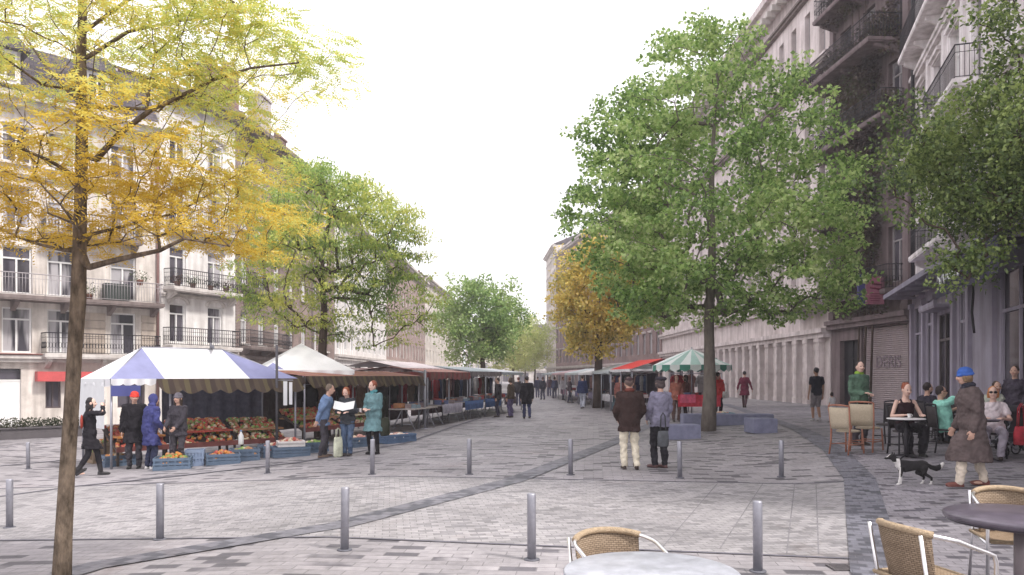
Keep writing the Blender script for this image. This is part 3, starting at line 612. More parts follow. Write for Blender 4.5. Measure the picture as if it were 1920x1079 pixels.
sh = m.build('roller_shutter', mat("pinkish shutter paint", (.44, .37, .38), .55, .12, 3), h, (3.0, 0, .12))
cu = bpy.data.curves.new("g", 'FONT'); cu.body = "DERIS"; cu.size = .78; cu.extrude = .012; cu.space_character = 1.05
to = bpy.data.objects.new("g", cu); COL.objects.link(to); me = bpy.data.meshes.new_from_object(to.evaluated_get(bpy.context.evaluated_depsgraph_get())); bpy.data.objects.remove(to)
me.materials.append(mat("faded spray paint", (.27, .215, .24), .8, .3, 6)); g = link('graffiti', me, sh, (1.15, .085, 2.0)); g.rotation_euler = (R(90), 0, 0)
band(h, L, 4.1, .45, .4, DARKST); band(h, L, 23.6, .9, .9, DARKST)
for z, a, b, d in ((5.5, .3, 6.9, 1.0), (9.3, .2, 4.5, 1.1), (13.0, .2, 7.0, 1.3), (16.4, .3, 6.6, 1.6), (19.8, .4, 6.8, 1.2)): balcony(h, a, b, z, d, 1.05, DARKST, 1)
pier(h, .3, 4.6, 23.5, .4, .15, DARKST); pier(h, L-.25, 4.6, 23.5, .4, .2, DARKST)
mansard(h, L, 24.55, 9, 2.2, SLATE)
LIL = stucco("lilac grey paint", (.41, .375, .465), .3, .7); LILP = stucco("pale lilac stucco", (.84, .79, .80), .42)
D0 = (17.0, 32.6); dd = Vector((-.305, -.952)); D1 = (D0[0]+dd.x*27, D0[1]+dd.y*27)
h, L = house('cafe_building', 'lilac painted cafe front with canopy below pale stucco floors with iron balconies', D0, D1); DH = h
up = [(x-.6, x+.6, a, b) for x in (1.5, 4.2, 6.9, 9.6, 12.4, 15.2, 18.2, 21.2, 24.2) for a, b in ((6.4, 9.1), (10.6, 13.4), (14.9, 17.7), (19.1, 21.5), (22.8, 24.6))]
shop = [(.5, 2.3, .2, 4.5), (3.0, 4.2, .9, 4.6), (5.1, 7.0, .2, 3.9), (8.1, 9.0, .6, 4.4), (12.6, 15.6, .2, 4.5), (17, 20, .5, 4.2), (21, 25, .3, 4.2)]
wall(h, L, -.6, 26.0, up, LILP, rec=.28)
for i, o in enumerate(up):
    window(h, *o, rec=.28, glass=GL_W, frame=WHITEF if i % 2 else GREYF); hood(h, o[0], o[1], o[3], LILP, False)
for x in (2.85, 5.55, 8.25, 11, 13.8): pier(h, x, 5.6, 25.4, .35, .1, LILP)
# shop front set 12 cm proud of the wall above, built round its openings
xs2 = sorted({0, L} | {q for o in shop for q in o[:2]}); zs2 = sorted({-.5, 5.0} | {q for o in shop for q in o[2:4]}); m = MB()
for a, b in zip(xs2[:-1], xs2[1:]):
    for c, d in zip(zs2[:-1], zs2[1:]):
        if not any(o[0] < (a+b)/2 < o[1] and o[2] < (c+d)/2 < o[3] for o in shop): m.box(((a+b)/2, -.06, (c+d)/2), (b-a, .12, d-c))
m.build('shop_front', LIL, h)
for i, o in enumerate(shop):
    w, hh = o[1]-o[0], o[3]-o[2]; f = MB()
    for x in (.05, w-.05, w/2): f.box((x, -.07, hh/2), (.09, .06, hh))
    f.box((w/2, -.068, hh*.76), (w-.1, .05, .09)); f.box((w/2, -.068, .06), (w-.1, .05, .12))
    fo = f.build('shop_window', LIL if i != 2 else DARKF, h, (o[0], 0, o[2])); MB().quad((.02, -.03, .02), (w-.02, -.03, .02), (w-.02, -.03, hh-.02), (.02, -.03, hh-.02)).build('pane', GL_D, fo)
for x in (.25, 2.65, 4.65, 7.55, 9.5, 12.1, 16.2, 20.5): pier(h, x, .15, 4.75, .34, .24, LIL)
m = MB(); m.box((6.05, -.35, 4.1), (2.5, .7, .12)); m.box((6.05, -.68, 4.17), (2.56, .08, .16)); m.build('door_hood', LIL, h)
m = MB(); m.add([(.1, -.12, 5.55), (L, -.12, 5.55), (L, -1.25, 5.16), (.1, -1.25, 5.16), (.1, -.12, 5.1), (L, -.12, 5.1), (L, -1.25, 4.98), (.1, -1.25, 4.98)], [(0, 3, 2, 1), (4, 5, 6, 7), (3, 7, 6, 2), (0, 4, 7, 3), (1, 2, 6, 5), (0, 1, 5, 4)])
can = m.build('canopy', stucco("grey violet canopy", (.30, .28, .35), .3), h)
for k in range(14): MB().box((1+k*1.9, -.66, 4.94), (.07, 1.0, .1)).build('canopy_rib', LIL, can)
balcony(h, 3.2, 8.0, 6.3, .8, 1.0, LILP, 0); balcony(h, 8.8, 15.9, 6.3, .8, 1.0, LILP, 0); balcony(h, .6, 5.3, 10.5, .85, 1.0, LILP, 0); balcony(h, 5.8, 10.6, 10.5, .85, 1.0, LILP, 0)
balcony(h, .8, 7.7, 14.8, .8, 1.0, LILP, 0); band(h, L, 9.75, .3, .25, LILP); band(h, L, 13.95, .3, .25, LILP); band(h, L, 18.3, .3, .25, LILP); band(h, L, 25.6, .7, .8, LILP); balcony(h, 2.2, 9.0, 19.0, .8, 1.0, LILP, 0)
m = MB(); m.tube([(.9, -.25, 5.7), (.9, -.25, 25)], .07, 8); m.tube([(10.7, -.3, 3.0), (10.45, -.3, 3.6), (10.6, -.3, 4.2), (10.5, -.3, 5)], .035, 8); m.build('drainpipe', IRON, h)
mansard(h, L, 26.35, 9, 2.2, SLATE)
# lettering on the dark side awning of the cafe: a white hand-written scrawl
m = MB(); m.add([(10.8, -1.3, 4.85), (17, -1.3, 4.85), (17, -.15, 5.1), (10.8, -.15, 5.1), (10.8, -1.3, 4.0), (17, -1.3, 4.0)], [(0, 1, 2, 3), (4, 5, 1, 0)]); aw = m.build('awning', mat("ink blue awning", (.035, .03, .06), .8), h)
m = MB(); pts = []
for j in range(60):
    t = j/59; pts.append((11.1+2.6*t, -1.335, 4.48+.13*math.sin(t*31)+.05*math.sin(t*73)))
m.tube(pts, .022, 5); m.build('awning_script', mat("white script paint", (.8, .8, .8), .6), aw)
# signs fixed to the dark house
t = thing('projecting_sign', 'pinkish red projecting sign with a blue edge above the roller shutter', 'sign', at(1640, 545, 33.6), R(4))
m = MB(); m.box((0, 0, 0), (.80, .12, 1.2)); m.build('sign_panel', mat("faded red sign", (.33, .12, .17), .5, .3, 2.2), t)
MB().box((-.60, .02, .05), (.3, .1, 1.3)).build('side_panel', mat("deep blue sign", (.05, .05, .16), .5), t)
m = MB()
for a, b, cc, d in ((-.25, .25, .3, -.05), (-.25, .25, .12, -.08)): m.tube([(a, -.07, cc), (b, -.07, cc+d)], .05, 4)
for k in range(4): m.box((-.02, -.065, -.15-.1*k), (.5-.1*(k % 2), .02, .035))
m.build('sign_lettering', mat("dark sign marks", (.18, .03, .06), .6), t); MB().box((.72, .15, -.3), (.65, .06, .06)).build('sign_bracket', IRON, t)
# ------------------------------------------------------------------ people
EYE = mat("eyes", (.03, .02, .02), .3); LIPS = mat("lips", (.36, .14, .13), .6)
PM = [(-.12, .135, .098), (-.02, .166, .118), (.12, .150, .108), (.28, .166, .118), (.40, .176, .110), (.455, .140, .090), (.50, .070, .064)]
PF = [(-.12, .148, .104), (-.02, .174, .122), (.14, .128, .098), (.28, .148, .120), (.38, .155, .104), (.44, .120, .082), (.485, .062, .058)]
def ik(a, c, l1, l2, hint):
    a = Vector(a); c = Vector(c); v = c-a; d = min(v.length, l1+l2-.004); v.normalize(); c = a+v*d
    x = (l1*l1-l2*l2+d*d)/(2*d); hgt = math.sqrt(max(0, l1*l1-x*x)); h = Vector(hint); h = h-v*h.dot(v)
    if h.length < 1e-5: h = v.orthogonal()
    return a+v*x+h.normalized()*hgt, c
def cap(mb, a, b, r0, r1, n=10):
    a = Vector(a); b = Vector(b); mb.ell(a, (r0,)*3, n=10, k=6); mb.ell(b, (r1,)*3, n=10, k=6); mb.tube([a, b], [r0, r1], n)
def person(label, loc, heading, H=1.74, sex='m', lean=0, side=0, hands=((-.25, .05, .80), (.25, .05, .80)), elb=((-.5, -1, 0), (.5, -1, 0)), feet=((-.10, .0, .08), (.10, 0, .08)), toe=(0, 0), lift=(0, 0), pelvis=(0, 0, .95), knee=((-.1, 1, .1), (.1, 1, .1)),
           head=(0, 0), top=None, legs=None, shoes=(.05, .04, .04), hair=None, hat=None, skin=None, near=True, extra=None, glasses=False, group=None, curl=.6, scarf=None, apron=None):
    skin = skin or SKIN; f = sex == 'f'; prof = PF if f else PM; k = H/1.75
    vx = .0078 if near else .016; vc = .0125 if near else .02
    Ms = Matrix.Rotation(R(side), 3, 'Y') @ Matrix.Rotation(-R(lean), 3, 'X'); P = Vector(pelvis)
    def sp(t, x=0, y=0): return P+Ms @ Vector((x, y, t))
    sw = .155 if f else .178; sh = [sp(.425, -sw), sp(.425, sw)]; neck = sp(.49); Mh = Matrix.Rotation(R(head[0]), 3, 'Z') @ Matrix.Rotation(-R(head[1]+lean*.4), 3, 'X')
    hc = neck+Ms @ Vector((0, .012, .03))+Mh @ Vector((0, .018, .135))
    HP = lambda x, y, z: hc+Mh @ Vector((x, y, z))
    arms = []; lg = []
    for i in (0, 1):
        e, w = ik(sh[i], hands[i], .29, .255, elb[i]); arms.append((sh[i], e, w))
        hp = P+Vector(((-.088, .088)[i], 0, -.03)); kn, an = ik(hp, feet[i], .435, .415, knee[i]); lg.append((hp, kn, an))
    # body: one continuous surface
    b = MB(); b.rings([(sp(t), rx*.93, ry*.93, Ms) for t, rx, ry in prof]); cap(b, sp(.45), hc+Mh @ Vector((0, -.02, -.06)), .055, .05)
    b.ell(hc, (.074, .094, .115), Mh); b.ell(HP(0, .028, -.062), (.052, .060, .055), Mh); b.ell(HP(0, .096, -.018), (.014, .022, .026), Mh)
    for s in (-1, 1): b.ell(HP(s*.077, -.005, -.012), (.013, .024, .032), Mh); b.ell(HP(s*.034, .078, -.03), (.022, .018, .02), Mh)
    for i, (a, e, w) in enumerate(arms):
        cap(b, a, e, .046 if not f else .040, .037 if not f else .033); cap(b, e, w, .037 if not f else .033, .026 if not f else .023)
        d = (w-e).normalized(); s = Vector((1, 0, 0)) if i else Vector((-1, 0, 0)); n_ = Vector((0, 1, 0)); nn = -s if abs(d.z) > .55 else Vector((0, 0, -1)); nn = (nn-d*nn.dot(d)).normalized(); sd_ = d.cross(nn)*(1 if i else -1)
        if sd_.y < 0 and abs(d.z) > .55: sd_ = -sd_
        Mp = Matrix((sd_, nn, d)).transposed(); b.ell(w+d*.048, (.040, .017, .056), Mp); fr = .0095 if near else .013
        for q, ln in enumerate((.066, .076, .071, .056)):
            p0 = w+d*.088+sd_*(.031-.0205*q); d1 = (d+nn*curl*.5+sd_*(.10-.07*q)).normalized(); p1 = p0+d1*ln*.5; d2 = (d+nn*curl*1.3).normalized(); p2 = p1+d2*ln*.5; cap(b, p0, p1, fr, fr*.95, 7); cap(b, p1, p2, fr*.95, fr*.8, 7)
        p0 = w+d*.03+sd_*.030; p1 = p0+(sd_*.8+d*.75+nn*.2).normalized()*.035; cap(b, p0, p1, fr*1.2, fr*1.05, 7); cap(b, p1, p1+(d+nn*.5).normalized()*.03, fr*1.05, fr*.9, 7)
    for i, (hp, kn, an) in enumerate(lg):
        cap(b, hp, kn, .078, .050); cap(b, kn, kn.lerp(an, .35), .05, .052); cap(b, kn.lerp(an, .35), an, .052, .034); b.ell(an+Vector((0, .06, -.045)), (.036, .10, .028))
    o = link('person', remesh(b, vx, 'person', skin, 1), None, loc, R(heading)); o.scale = (k, k, k); tag(o, label, 'person', group)
    def part(name, mb, mtl, v=vc, sm=2): return link(name, remesh(mb, v, name, mtl, sm, .055 if name in ('coat', 'jacket', 'trousers', 'dress', 'sweatshirt', 'shirt', 'blouse') else .03 if name in ('woolly_hat', 'scarf', 'hood', 'hair', 'vest', 'shorts') else 0), o)
    e = MB()
    for s in (-1, 1): e.ell(HP(s*.031, .083, .010), (.013, .010, .008), Mh, 8, 5)
    e.build('eyes', EYE, o); MB().ell(HP(0, .086, -.056), (.024, .008, .007), Mh, 8, 5).build('mouth', LIPS, o)
    if glasses:
        g = MB()
        for s in (-1, 1): g.ell(HP(s*.034, .092, .012), (.030, .010, .024), Mh, 10, 6); g.tube([HP(s*.06, .085, .016), HP(s*.080, 0, .01)], .005, 5)
        g.tube([HP(-.02, .098, .016), HP(.02, .098, .016)], .005, 5); g.build('sunglasses', mat("black lenses", (.015, .012, .015), .15), o)
    if top:
        col, inf, hem, flare, slv = (list(top)+[0, 0, 0, 0, 0])[:5]; m = MB(); rr = []
        lowc = P
        if hem < -.14:
            n = 5
            if pelvis[2] > .7:
                kmid = (lg[0][1]+lg[1][1])*.5; amid = (lg[0][2]+lg[1][2])*.5; spread = abs(lg[0][1].y-lg[1][1].y)*.5
                for j in range(n, 0, -1):
                    t = hem+(-.12-hem)*(1-j/n); q = j/n; z = P.z+t; c = Vector((P.x+(kmid.x-P.x)*min(1, q*.8), P.y+(kmid.y-P.y)*min(1, -t/.45), z)); rr.append((c, prof[0][1]+inf+flare*q, prof[0][2]+inf+flare*q*.8+spread*min(1, -t/.45)*.9))
        base = [(sp(t), rx+inf, ry+inf, Ms) for t, rx, ry in prof if t >= max(hem, -.13)-.001]
        if hem > -.12: q = prof[0] if hem < -.02 else prof[1]; base.insert(0, (sp(hem), q[1]+inf+.004, q[2]+inf+.004, Ms))
        rr = [(c, a_, b_, Matrix.Identity(3)) for c, a_, b_ in rr]+base
        if slv == -1: rr = [q for q in rr][:-2]+[(sp(.43), .085, .075, Ms)]
        m.rings(rr, n=18)
        if slv >= 0:
            for a, e_, w in arms:
                r0 = (.055 if not f else .049)+inf*.55; m.ell(a, (r0*1.05,)*3)
                if slv == 1: q = e_.lerp(w, .0); cap(m, a, a.lerp(e_, .55), r0, r0*.98)
                else: cap(m, a, e_, r0, r0*.86); cap(m, e_, e_.lerp(w, .93), r0*.86, r0*.70)
        else:
            for s in (-1, 1): m.tube([sp(.36, s*.085, .095), sp(.465, s*.085, .02), sp(.40, s*.085, -.085)], .022, 6)
        part(extra or ('coat' if hem < -.3 else 'jacket'), m, cloth(col))
    if legs:
        col, kind = legs[0], legs[1]; m = MB()
        if kind in ('trousers', 'shorts', 'tights'):
            g = .016 if kind != 'tights' else .007; m.rings([(sp(t), rx+g, ry+g, Ms) for t, rx, ry in prof[:2]]+[(sp(.08), prof[2][1]+g, prof[2][2]+g, Ms)])
            for hp, kn, an in lg:
                cap(m, hp, kn, .084+g, .056+g)
                if kind != 'shorts': e2 = kn.lerp(an, .97); cap(m, kn, kn.lerp(an, .4), .056+g, .055+g); cap(m, kn.lerp(an, .4), e2, .055+g, (.046 if kind == 'trousers' else .037)+g)
            part('trousers' if kind == 'trousers' else kind, m, cloth(col))
        elif kind == 'skirt':
            kmid = (lg[0][1]+lg[1][1])*.5; hz = legs[2]; m.rings([(Vector((kmid.x, kmid.y*.7, P.z+hz)), prof[0][1]+.06, prof[0][2]+.09), (P+Vector((0, 0, -.2)), prof[0][1]+.04, prof[0][2]+.04), (P, prof[1][1]+.016, prof[1][2]+.016), (sp(.10), prof[2][1]+.016, prof[2][2]+.016)]); part('skirt', m, cloth(col))
    if shoes:
        for i, (hp, kn, an) in enumerate(lg):
            Mf = Matrix.Rotation(R(toe[i]), 3, 'Z') @ Matrix.Rotation(-R(lift[i]), 3, 'X'); m = MB(); c = an
            m.ell(c+Mf @ Vector((0, .068, -.045)), (.045, .135, .036), Mf); m.ell(c+Mf @ Vector((0, -.01, -.035)), (.042, .055, .046), Mf); m.box(c+Mf @ Vector((0, .055, -.070)), (.078, .235, .016), M=Mf)
            cap(m, c+Vector((0, 0, .06 if len(shoes) > 3 else .01)), c, .044, .045)
            if len(shoes) > 3: cap(m, c+(kn-c)*.75, c, .062, .048)
            part('shoe', m, mat("leather %.2f %.2f" % shoes[:2], shoes[:3], .45, .2, 9), vc*.8)
    if hair:
        col, st = hair; m = MB(); m.ell(HP(0, -.026, .026), (.083, .090, .103), Mh)
        if st == 'long':
            m.ell(HP(0, -.055, -.06), (.088, .055, .12), Mh); m.ell(HP(0, -.065, -.16), (.078, .045, .11), Mh)
            for s in (-1, 1): m.ell(HP(s*.072, .01, -.07), (.022, .035, .09), Mh)
        if st == 'bob':
            m.ell(HP(0, -.035, -.03), (.095, .075, .085), Mh)
            for s in (-1, 1): m.ell(HP(s*.075, .015, -.03), (.022, .035, .065), Mh)
        if st == 'bun': m.ell(HP(0, -.095, .07), (.045, .045, .045), Mh)
        if st == 'beard': m.ell(HP(0, .045, -.085), (.05, .05, .05), Mh)
        part('hair', m, mat("hair %.2f %.2f" % col[:2], col, .6, .3, 30, .6, 90), vc*.8)
    if hat:
        col, st = hat; m = MB()
        if st == 'beanie': m.ell(HP(0, -.012, .050), (.092, .108, .088), Mh); m.tube([HP(.088*math.cos(a), -.012+.104*math.sin(a), .022) for a in [j*math.pi/8 for j in range(17)]], .016, 6)
        if st == 'beret': m.ell(HP(.012, -.015, .080), (.115, .125, .046), Mh); m.ell(HP(0, -.01, .055), (.088, .104, .05), Mh)
        if st == 'cap': m.ell(HP(0, -.005, .062), (.090, .108, .068), Mh); m.ell(HP(0, .10, .045), (.07, .06, .010), Mh)
        if st == 'hood':
            m.ell(HP(0, -.030, .012), (.106, .105, .140), Mh); m.ell(HP(0, -.05, -.12), (.13, .08, .07), Mh)
        part({'beanie': 'woolly_hat', 'beret': 'beret', 'cap': 'flat_cap', 'hood': 'hood'}[st], m, cloth(col), vc*.8)
    if scarf:
        m = MB(); m.ell(neck+Vector((0, .0, .04)), (.095, .095, .05)); m.ell(neck+Vector((0, .07, -.04)), (.06, .035, .06)); part('scarf', m, cloth(scarf))
    if apron:
        m = MB(); m.rings([(sp(-.42, 0, .07), .17, .10, Ms), (sp(-.1), .185, .15, Ms), (sp(.06), .16, .13, Ms)]); part('apron', m, cloth(apron))
    o['J'] = [*arms[0][2], *arms[1][2]]; return o
def hand(o, i):
    j = o['J']; del_ = Vector(j[3*i:3*i+3]); M_ = Matrix.LocRotScale(o.location, o.rotation_euler, o.scale); return M_ @ del_
WALKF = ((-.085, .26, .085), (.085, -.30, .14)); WALKL = dict(feet=WALKF, lift=(8, -38))
NAVY = (.035, .04, .075); BLACK = (.018, .016, .02); DKGREY = (.06, .055, .065); JEAN = (.09, .13, .21)
# --- sunny side, by the fruit stall
p1 = person('striding woman in black holding up a phone, red patch on her back', onY(168, 16.0), -62, 1.66, 'f', hands=((-.09, .25, 1.52), (.07, .25, 1.54)), elb=((-1, .2, -.6), (1, .2, -.7)), feet=((-.07, .22, .085), (.07, -.24, .13)), lift=(4, -32), top=(BLACK, .018, -.34, .04, 0), legs=(BLACK, 'tights'), shoes=(.02, .018, .02, 1), hair=((.02, .016, .018), 'long'), extra='coat', skin=SKIN2)
t = thing('phone', 'dark phone held up by the woman in black', 'phone', (hand(p1, 0)+hand(p1, 1))/2+Vector((.03, .0, .10)), R(-62))
m = MB(); m.box((0, .02, 0), (.15, .01, .078)); m.build('case', IRON, t); MB().box((0, .013, 0), (.14, .004, .068)).build('screen', mat("phone screen", (.03, .03, .04), .1), t)
mm = MB(); mm.ell((0, -.150, 1.20), (.13, .035, .16)); link('back_patch', remesh(mm, .0125, 'back_patch', cloth((.30, .05, .035))), p1)
MKT = 'shoppers at the fruit stall'
person('man in a bright red hat and long black coat under the striped tent', onY(252, 17.3), -165, 1.74, 'm', top=(BLACK, .05, -.36, .06, 0), legs=(DKGREY, 'trousers'), shoes=(.03, .03, .03), hat=((.62, .055, .04), 'beanie'), hair=((.05, .03, .02), 'short'), group=MKT, head=(20, 5), extra='coat')
person('shopper in a long royal blue hooded coat and white trainers', onY(281, 17.0), -35, 1.66, 'm', lean=8, top=((.055, .06, .18), .05, -.40, .06, 0), legs=(NAVY, 'trousers'), shoes=(.7, .68, .66), hat=((.055, .06, .18), 'hood'), hair=((.04, .03, .02), 'short'), group=MKT, hands=((-.18, .25, .95), (.2, .2, .95)), extra='coat')
person('person in dark clothes and grey knitted hat bending behind the orange crates', onY(335, 17.0), 170, 1.66, 'f', top=((.05, .045, .055), .04, -.2, .03, 0), legs=(DKGREY, 'trousers'), shoes=(.4, .38, .36), hat=((.13, .12, .14), 'beanie'), hair=((.06, .04, .03), 'long'), group=MKT, hands=((-.12, .3, .95), (.14, .3, .95)))
person('man in a blue denim jacket leaning toward his two friends', onY(605, 17.7), -72, 1.72, 'm', lean=14, side=4, top=((.15, .22, .36), .03, -.2, .02, 0), legs=(DKGREY, 'trousers'), shoes=(.12, .08, .06), hair=((.16, .12, .09), 'short'), hands=((-.22, .10, .92), (.20, -.15, .85)), feet=((-.12, .05, .08), (.12, -.06, .08)), group='three friends talking beside the stalls')
q = person('red haired woman in dark jacket and jeans reading a white paper', onY(652, 17.8), 172, 1.62, 'f', lean=4, head=(0, 25), top=((.055, .06, .07), .03, -.16, .02, 0), legs=(JEAN, 'trousers'), shoes=(.06, .05, .05), hair=((.30, .09, .04), 'bob'), hands=((-.13, .30, 1.10), (.13, .30, 1.10)), feet=((-.07, .02, .08), (.07, 0, .08)), group='three friends talking beside the stalls', skin=SKIN2)
c = (hand(q, 0)+hand(q, 1))/2; t = thing('paper', 'open white paper held by the red haired woman', 'paper', c+Vector((0, -.08, .05)), R(-8))
m = MB()
for s in (-1, 1): m.add([(0, 0, -.02), (s*.24, .03, .03), (s*.24, .13, .20), (0, .10, .15), (0, .006, -.016), (s*.24, .036, .034), (s*.24, .136, .204), (0, .106, .154)], [(0, 1, 2, 3), (4, 5, 6, 7), (0, 1, 5, 4), (2, 3, 7, 6)])
m.build('sheet', mat("white paper", (.8, .8, .78), .8, .05), t)
def bag(label, p, rz, size, col, handle=.16, name='bag', gap=.05):
    t = thing(name, label, 'bag', p, rz); w, d, hh = size; m = MB(); m.rings([((0, 0, 0), w*.42, d*.38), ((0, 0, hh*.08), w*.5, d*.5), ((0, 0, hh*.6), w*.5, d*.48), ((0, 0, hh*.95), w*.44, d*.25), ((0, 0, hh), w*.42, d*.18)], n=12); m.build('pouch', cloth(col), t)
    m = MB()
    for s in (-1, 1): m.tube([(-w*.25, s*d*.12, hh*.97), (-w*.18, s*d*.12, hh+handle*.8), (0, s*d*.12, hh+handle), (w*.18, s*d*.12, hh+handle*.8), (w*.25, s*d*.12, hh*.97)], .010, 5)
    m.build('handle', cloth(tuple(x*.7 for x in col)), t); return t
p = onY(634, 17.55); bag('large white and lime carrier bag standing between the denim man and the reader', p, .9, (.26, .10, .46), (.62, .64, .50), .20)
q = person('woman with cropped red hair in a turquoise coat and black boots', onY(701, 17.9), 160, 1.72, 'f', top=((.155, .27, .29), .035, -.40, .06, 0), legs=(BLACK, 'tights'), shoes=(.02, .018, .02, 1), hair=((.26, .075, .04), 'short'), hands=((-.05, .24, 1.06), (.10, .24, 1.08)), head=(-25, 5), group='three friends talking beside the stalls', skin=SKIN2, extra='coat', scarf=(.09, .28, .31))
bag('olive black shoulder bag at the hip of the turquoise coated woman', Vector(q.location)+Vector((.25, .05, .42)), 1.2, (.34, .16, .42), (.045, .05, .035), .5, 'shoulder_bag')
# --- middle of the square
person('man in brown jacket, dark cap and cream trousers walking away', onY(1180, 14.5), 4, 1.75, 'm', top=((.045, .028, .026), .055, -.24, .03, 0), legs=((.66, .60, .48), 'trousers'), shoes=(.05, .035, .03), hat=((.05, .03, .035), 'cap'), hair=((.12, .08, .07), 'short'), hands=((-.19, .18, .94), (.19, .18, .94)), feet=((-.10, -.02, .08), (.11, -.13, .10)), lift=(0, -18), group='couple walking away across the square', scarf=(.16, .05, .04))
q = person('slim companion in lilac grey top, black beret and black trousers', onY(1237, 14.7), 12, 1.76, 'f', side=2, top=((.21, .20, .27), .030, -.17, .02, 0), legs=((.028, .026, .032), 'trousers'), shoes=(.10, .05, .05), hat=((.035, .03, .04), 'beret'), hair=((.08, .06, .06), 'bob'), hands=((-.19, .16, .92), (.10, .20, 1.0)), feet=((-.09, .02, .08), (.09, -.02, .08)), toe=(25, 20), group='couple walking away across the square')
bag('slack grey green bag hanging behind the beret wearer', Vector(q.location)+Vector((.02, -.22, .42)), .1, (.22, .10, .30), (.10, .105, .115), .34, 'shoulder_bag')
person('man in a long navy coat walking away at the end of the stalls', onY(988, 31.5), 10, 1.76, 'm', top=(BLACK, .05, -.34, .04, 0), legs=((.05, .055, .12), 'trousers'), hair=((.05, .04, .04), 'short'), near=False, feet=((-.09, .1, .08), (.09, -.12, .1)))
person('shopper in olive brown jacket and violet trousers by the blue cloth stall', onY(958, 32.5), 60, 1.70, 'f', top=((.075, .055, .04), .04, -.15, .02, 0), legs=((.12, .10, .18), 'trousers'), hair=((.07, .05, .04), 'bob'), near=False)
person('dark clothed shopper facing the blue cloth stall', onY(934, 32.8), 85, 1.70, 'm', top=((.035, .03, .035), .04, -.2, .02, 0), legs=((.05, .045, .07), 'trousers'), hair=((.06, .04, .04), 'short'), near=False)
person('person in navy jacket and pale trousers stepping toward the pale stalls', onY(1092, 41), -20, 1.80, 'f', top=((.03, .04, .10), .06, -.15, .03, 0), legs=((.45, .47, .55), 'trousers'), hair=((.06, .04, .03), 'short'), near=False, feet=((-.09, .15, .08), (.09, -.2, .12)))
FAR = 'small figures far down the street'
for i, (px_, Y, hd, c1, c2, lb) in enumerate(((1008, 62, 0, (.06, .06, .10), (.10, .10, .16), 'small dark blue figure first of the far group beyond the stalls'), (1018, 57, 30, (.05, .05, .07), (.08, .08, .12), 'small figure in black jacket second of the far group'), (1030, 66, 180, (.16, .10, .12), (.12, .12, .2), 'small figure in plum top third of the far group'), (1040, 60, 10, (.08, .09, .16), (.10, .10, .15), 'small figure in slate jacket near the far pale stall'), (1055, 56, -60, (.35, .33, .36), (.07, .07, .1), 'small figure in pale top browsing the far pale stall'), (1068, 50, -80, (.07, .05, .06), (.06, .06, .09), 'small dark figure browsing the pale stalls, nearest of the far group'), (1148, 38, -70, (.06, .05, .06), (.13, .20, .24), 'shopper in black top with teal grey trousers by the pale stall'), (1162, 36, 190, (.30, .12, .10), (.10, .08, .1), 'stall keeper in rust red top behind the brown jacketed man'), (972, 45, 0, (.05, .045, .05), (.07, .07, .12), 'dark figure beyond the navy coated man'))):
    person(lb, onY(px_, Y), hd, 1.70, 'mf'[i % 2], top=(c1, .04, -.16, .02, 0), legs=(c2, 'trousers'), hair=((.06+.03*(i % 3), .04, .03), ('short', 'bob')[i % 2]), near=False, group=FAR, feet=((-.09, .08*(i % 3), .08), (.09, -.07*(i % 3), .08)))
person('seller in terracotta top under the green striped parasol', onY(1268, 28.2), 180, 1.72, 'f', top=((.40, .15, .11), .03, -.16, .02, 0), legs=((.14, .08, .07), 'trousers'), hair=((.10, .05, .03), 'bob'), near=False)
person('customer in dark rust dress beside the green striped parasol pole', onY(1286, 29.2), 60, 1.70, 'f', top=((.16, .06, .05), .03, -.38, .05, 0), legs=((.05, .03, .03), 'tights'), hair=((.05, .03, .03), 'long'), near=False)
q = person('person in scarlet jacket with a white bag beside the maple trunk', onY(1346, 29.5), -40, 1.72, 'f', top=((.56, .04, .04), .05, -.2, .03, 0), legs=((.06, .05, .06), 'trousers'), hair=((.04, .025, .02), 'short'), near=False)
bag('small white bag at the side of the scarlet jacket wearer', Vector(q.location)+Vector((.27, -.12, .72)), .3, (.30, .14, .26), (.75, .72, .70), .3)
person('woman in a wine red dress striding past the arcade columns', onY(1396, 37.5), -25, 1.80, 'f', top=((.15, .03, .055), .03, -.36, .07, 0), legs=((.10, .05, .06), 'tights'), hair=((.02, .015, .02), 'short'), near=False, feet=((-.06, .1, .08), (.06, -.14, .10)), hands=((-.32, -.05, .86), (.34, .0, .86)), extra='dress')
person('man in black vest and patterned shorts walking by the dark doorway', onY(1531, 26.2), 8, 1.86, 'm', top=((.02, .02, .03), .022, -.12, .01, 1), legs=((.20, .18, .19), 'shorts'), hair=((.02, .015, .015), 'short'), skin=mat("tanned skin", (.34, .19, .13), .6, .1), near=False, feet=((-.07, .08, .08), (.07, -.08, .1)), shoes=(.3, .28, .28), extra='vest')
person('small child in white and black beside the dark doorway', onY(1560, 25.6), 30, 1.02, 'f', top=((.62, .60, .62), .05, -.22, .06, 1), legs=((.06, .06, .08), 'tights'), hair=((.03, .02, .02), 'bob'), near=False)
person('smiling waiter in grey sweatshirt with vivid green front standing behind rattan chairs', onY(1611, 17.3), 200, 1.92, 'm', top=((.10, .17, .12), .035, -.12, .01, 0), legs=((.06, .05, .06), 'trousers'), hair=((.05, .035, .03), 'short'), hands=((-.08, .20, 1.06), (.08, .21, 1.08)), head=(-15, 0), skin=SKIN2, scarf=(.22, .36, .05), extra='sweatshirt', apron=(.03, .025, .03))
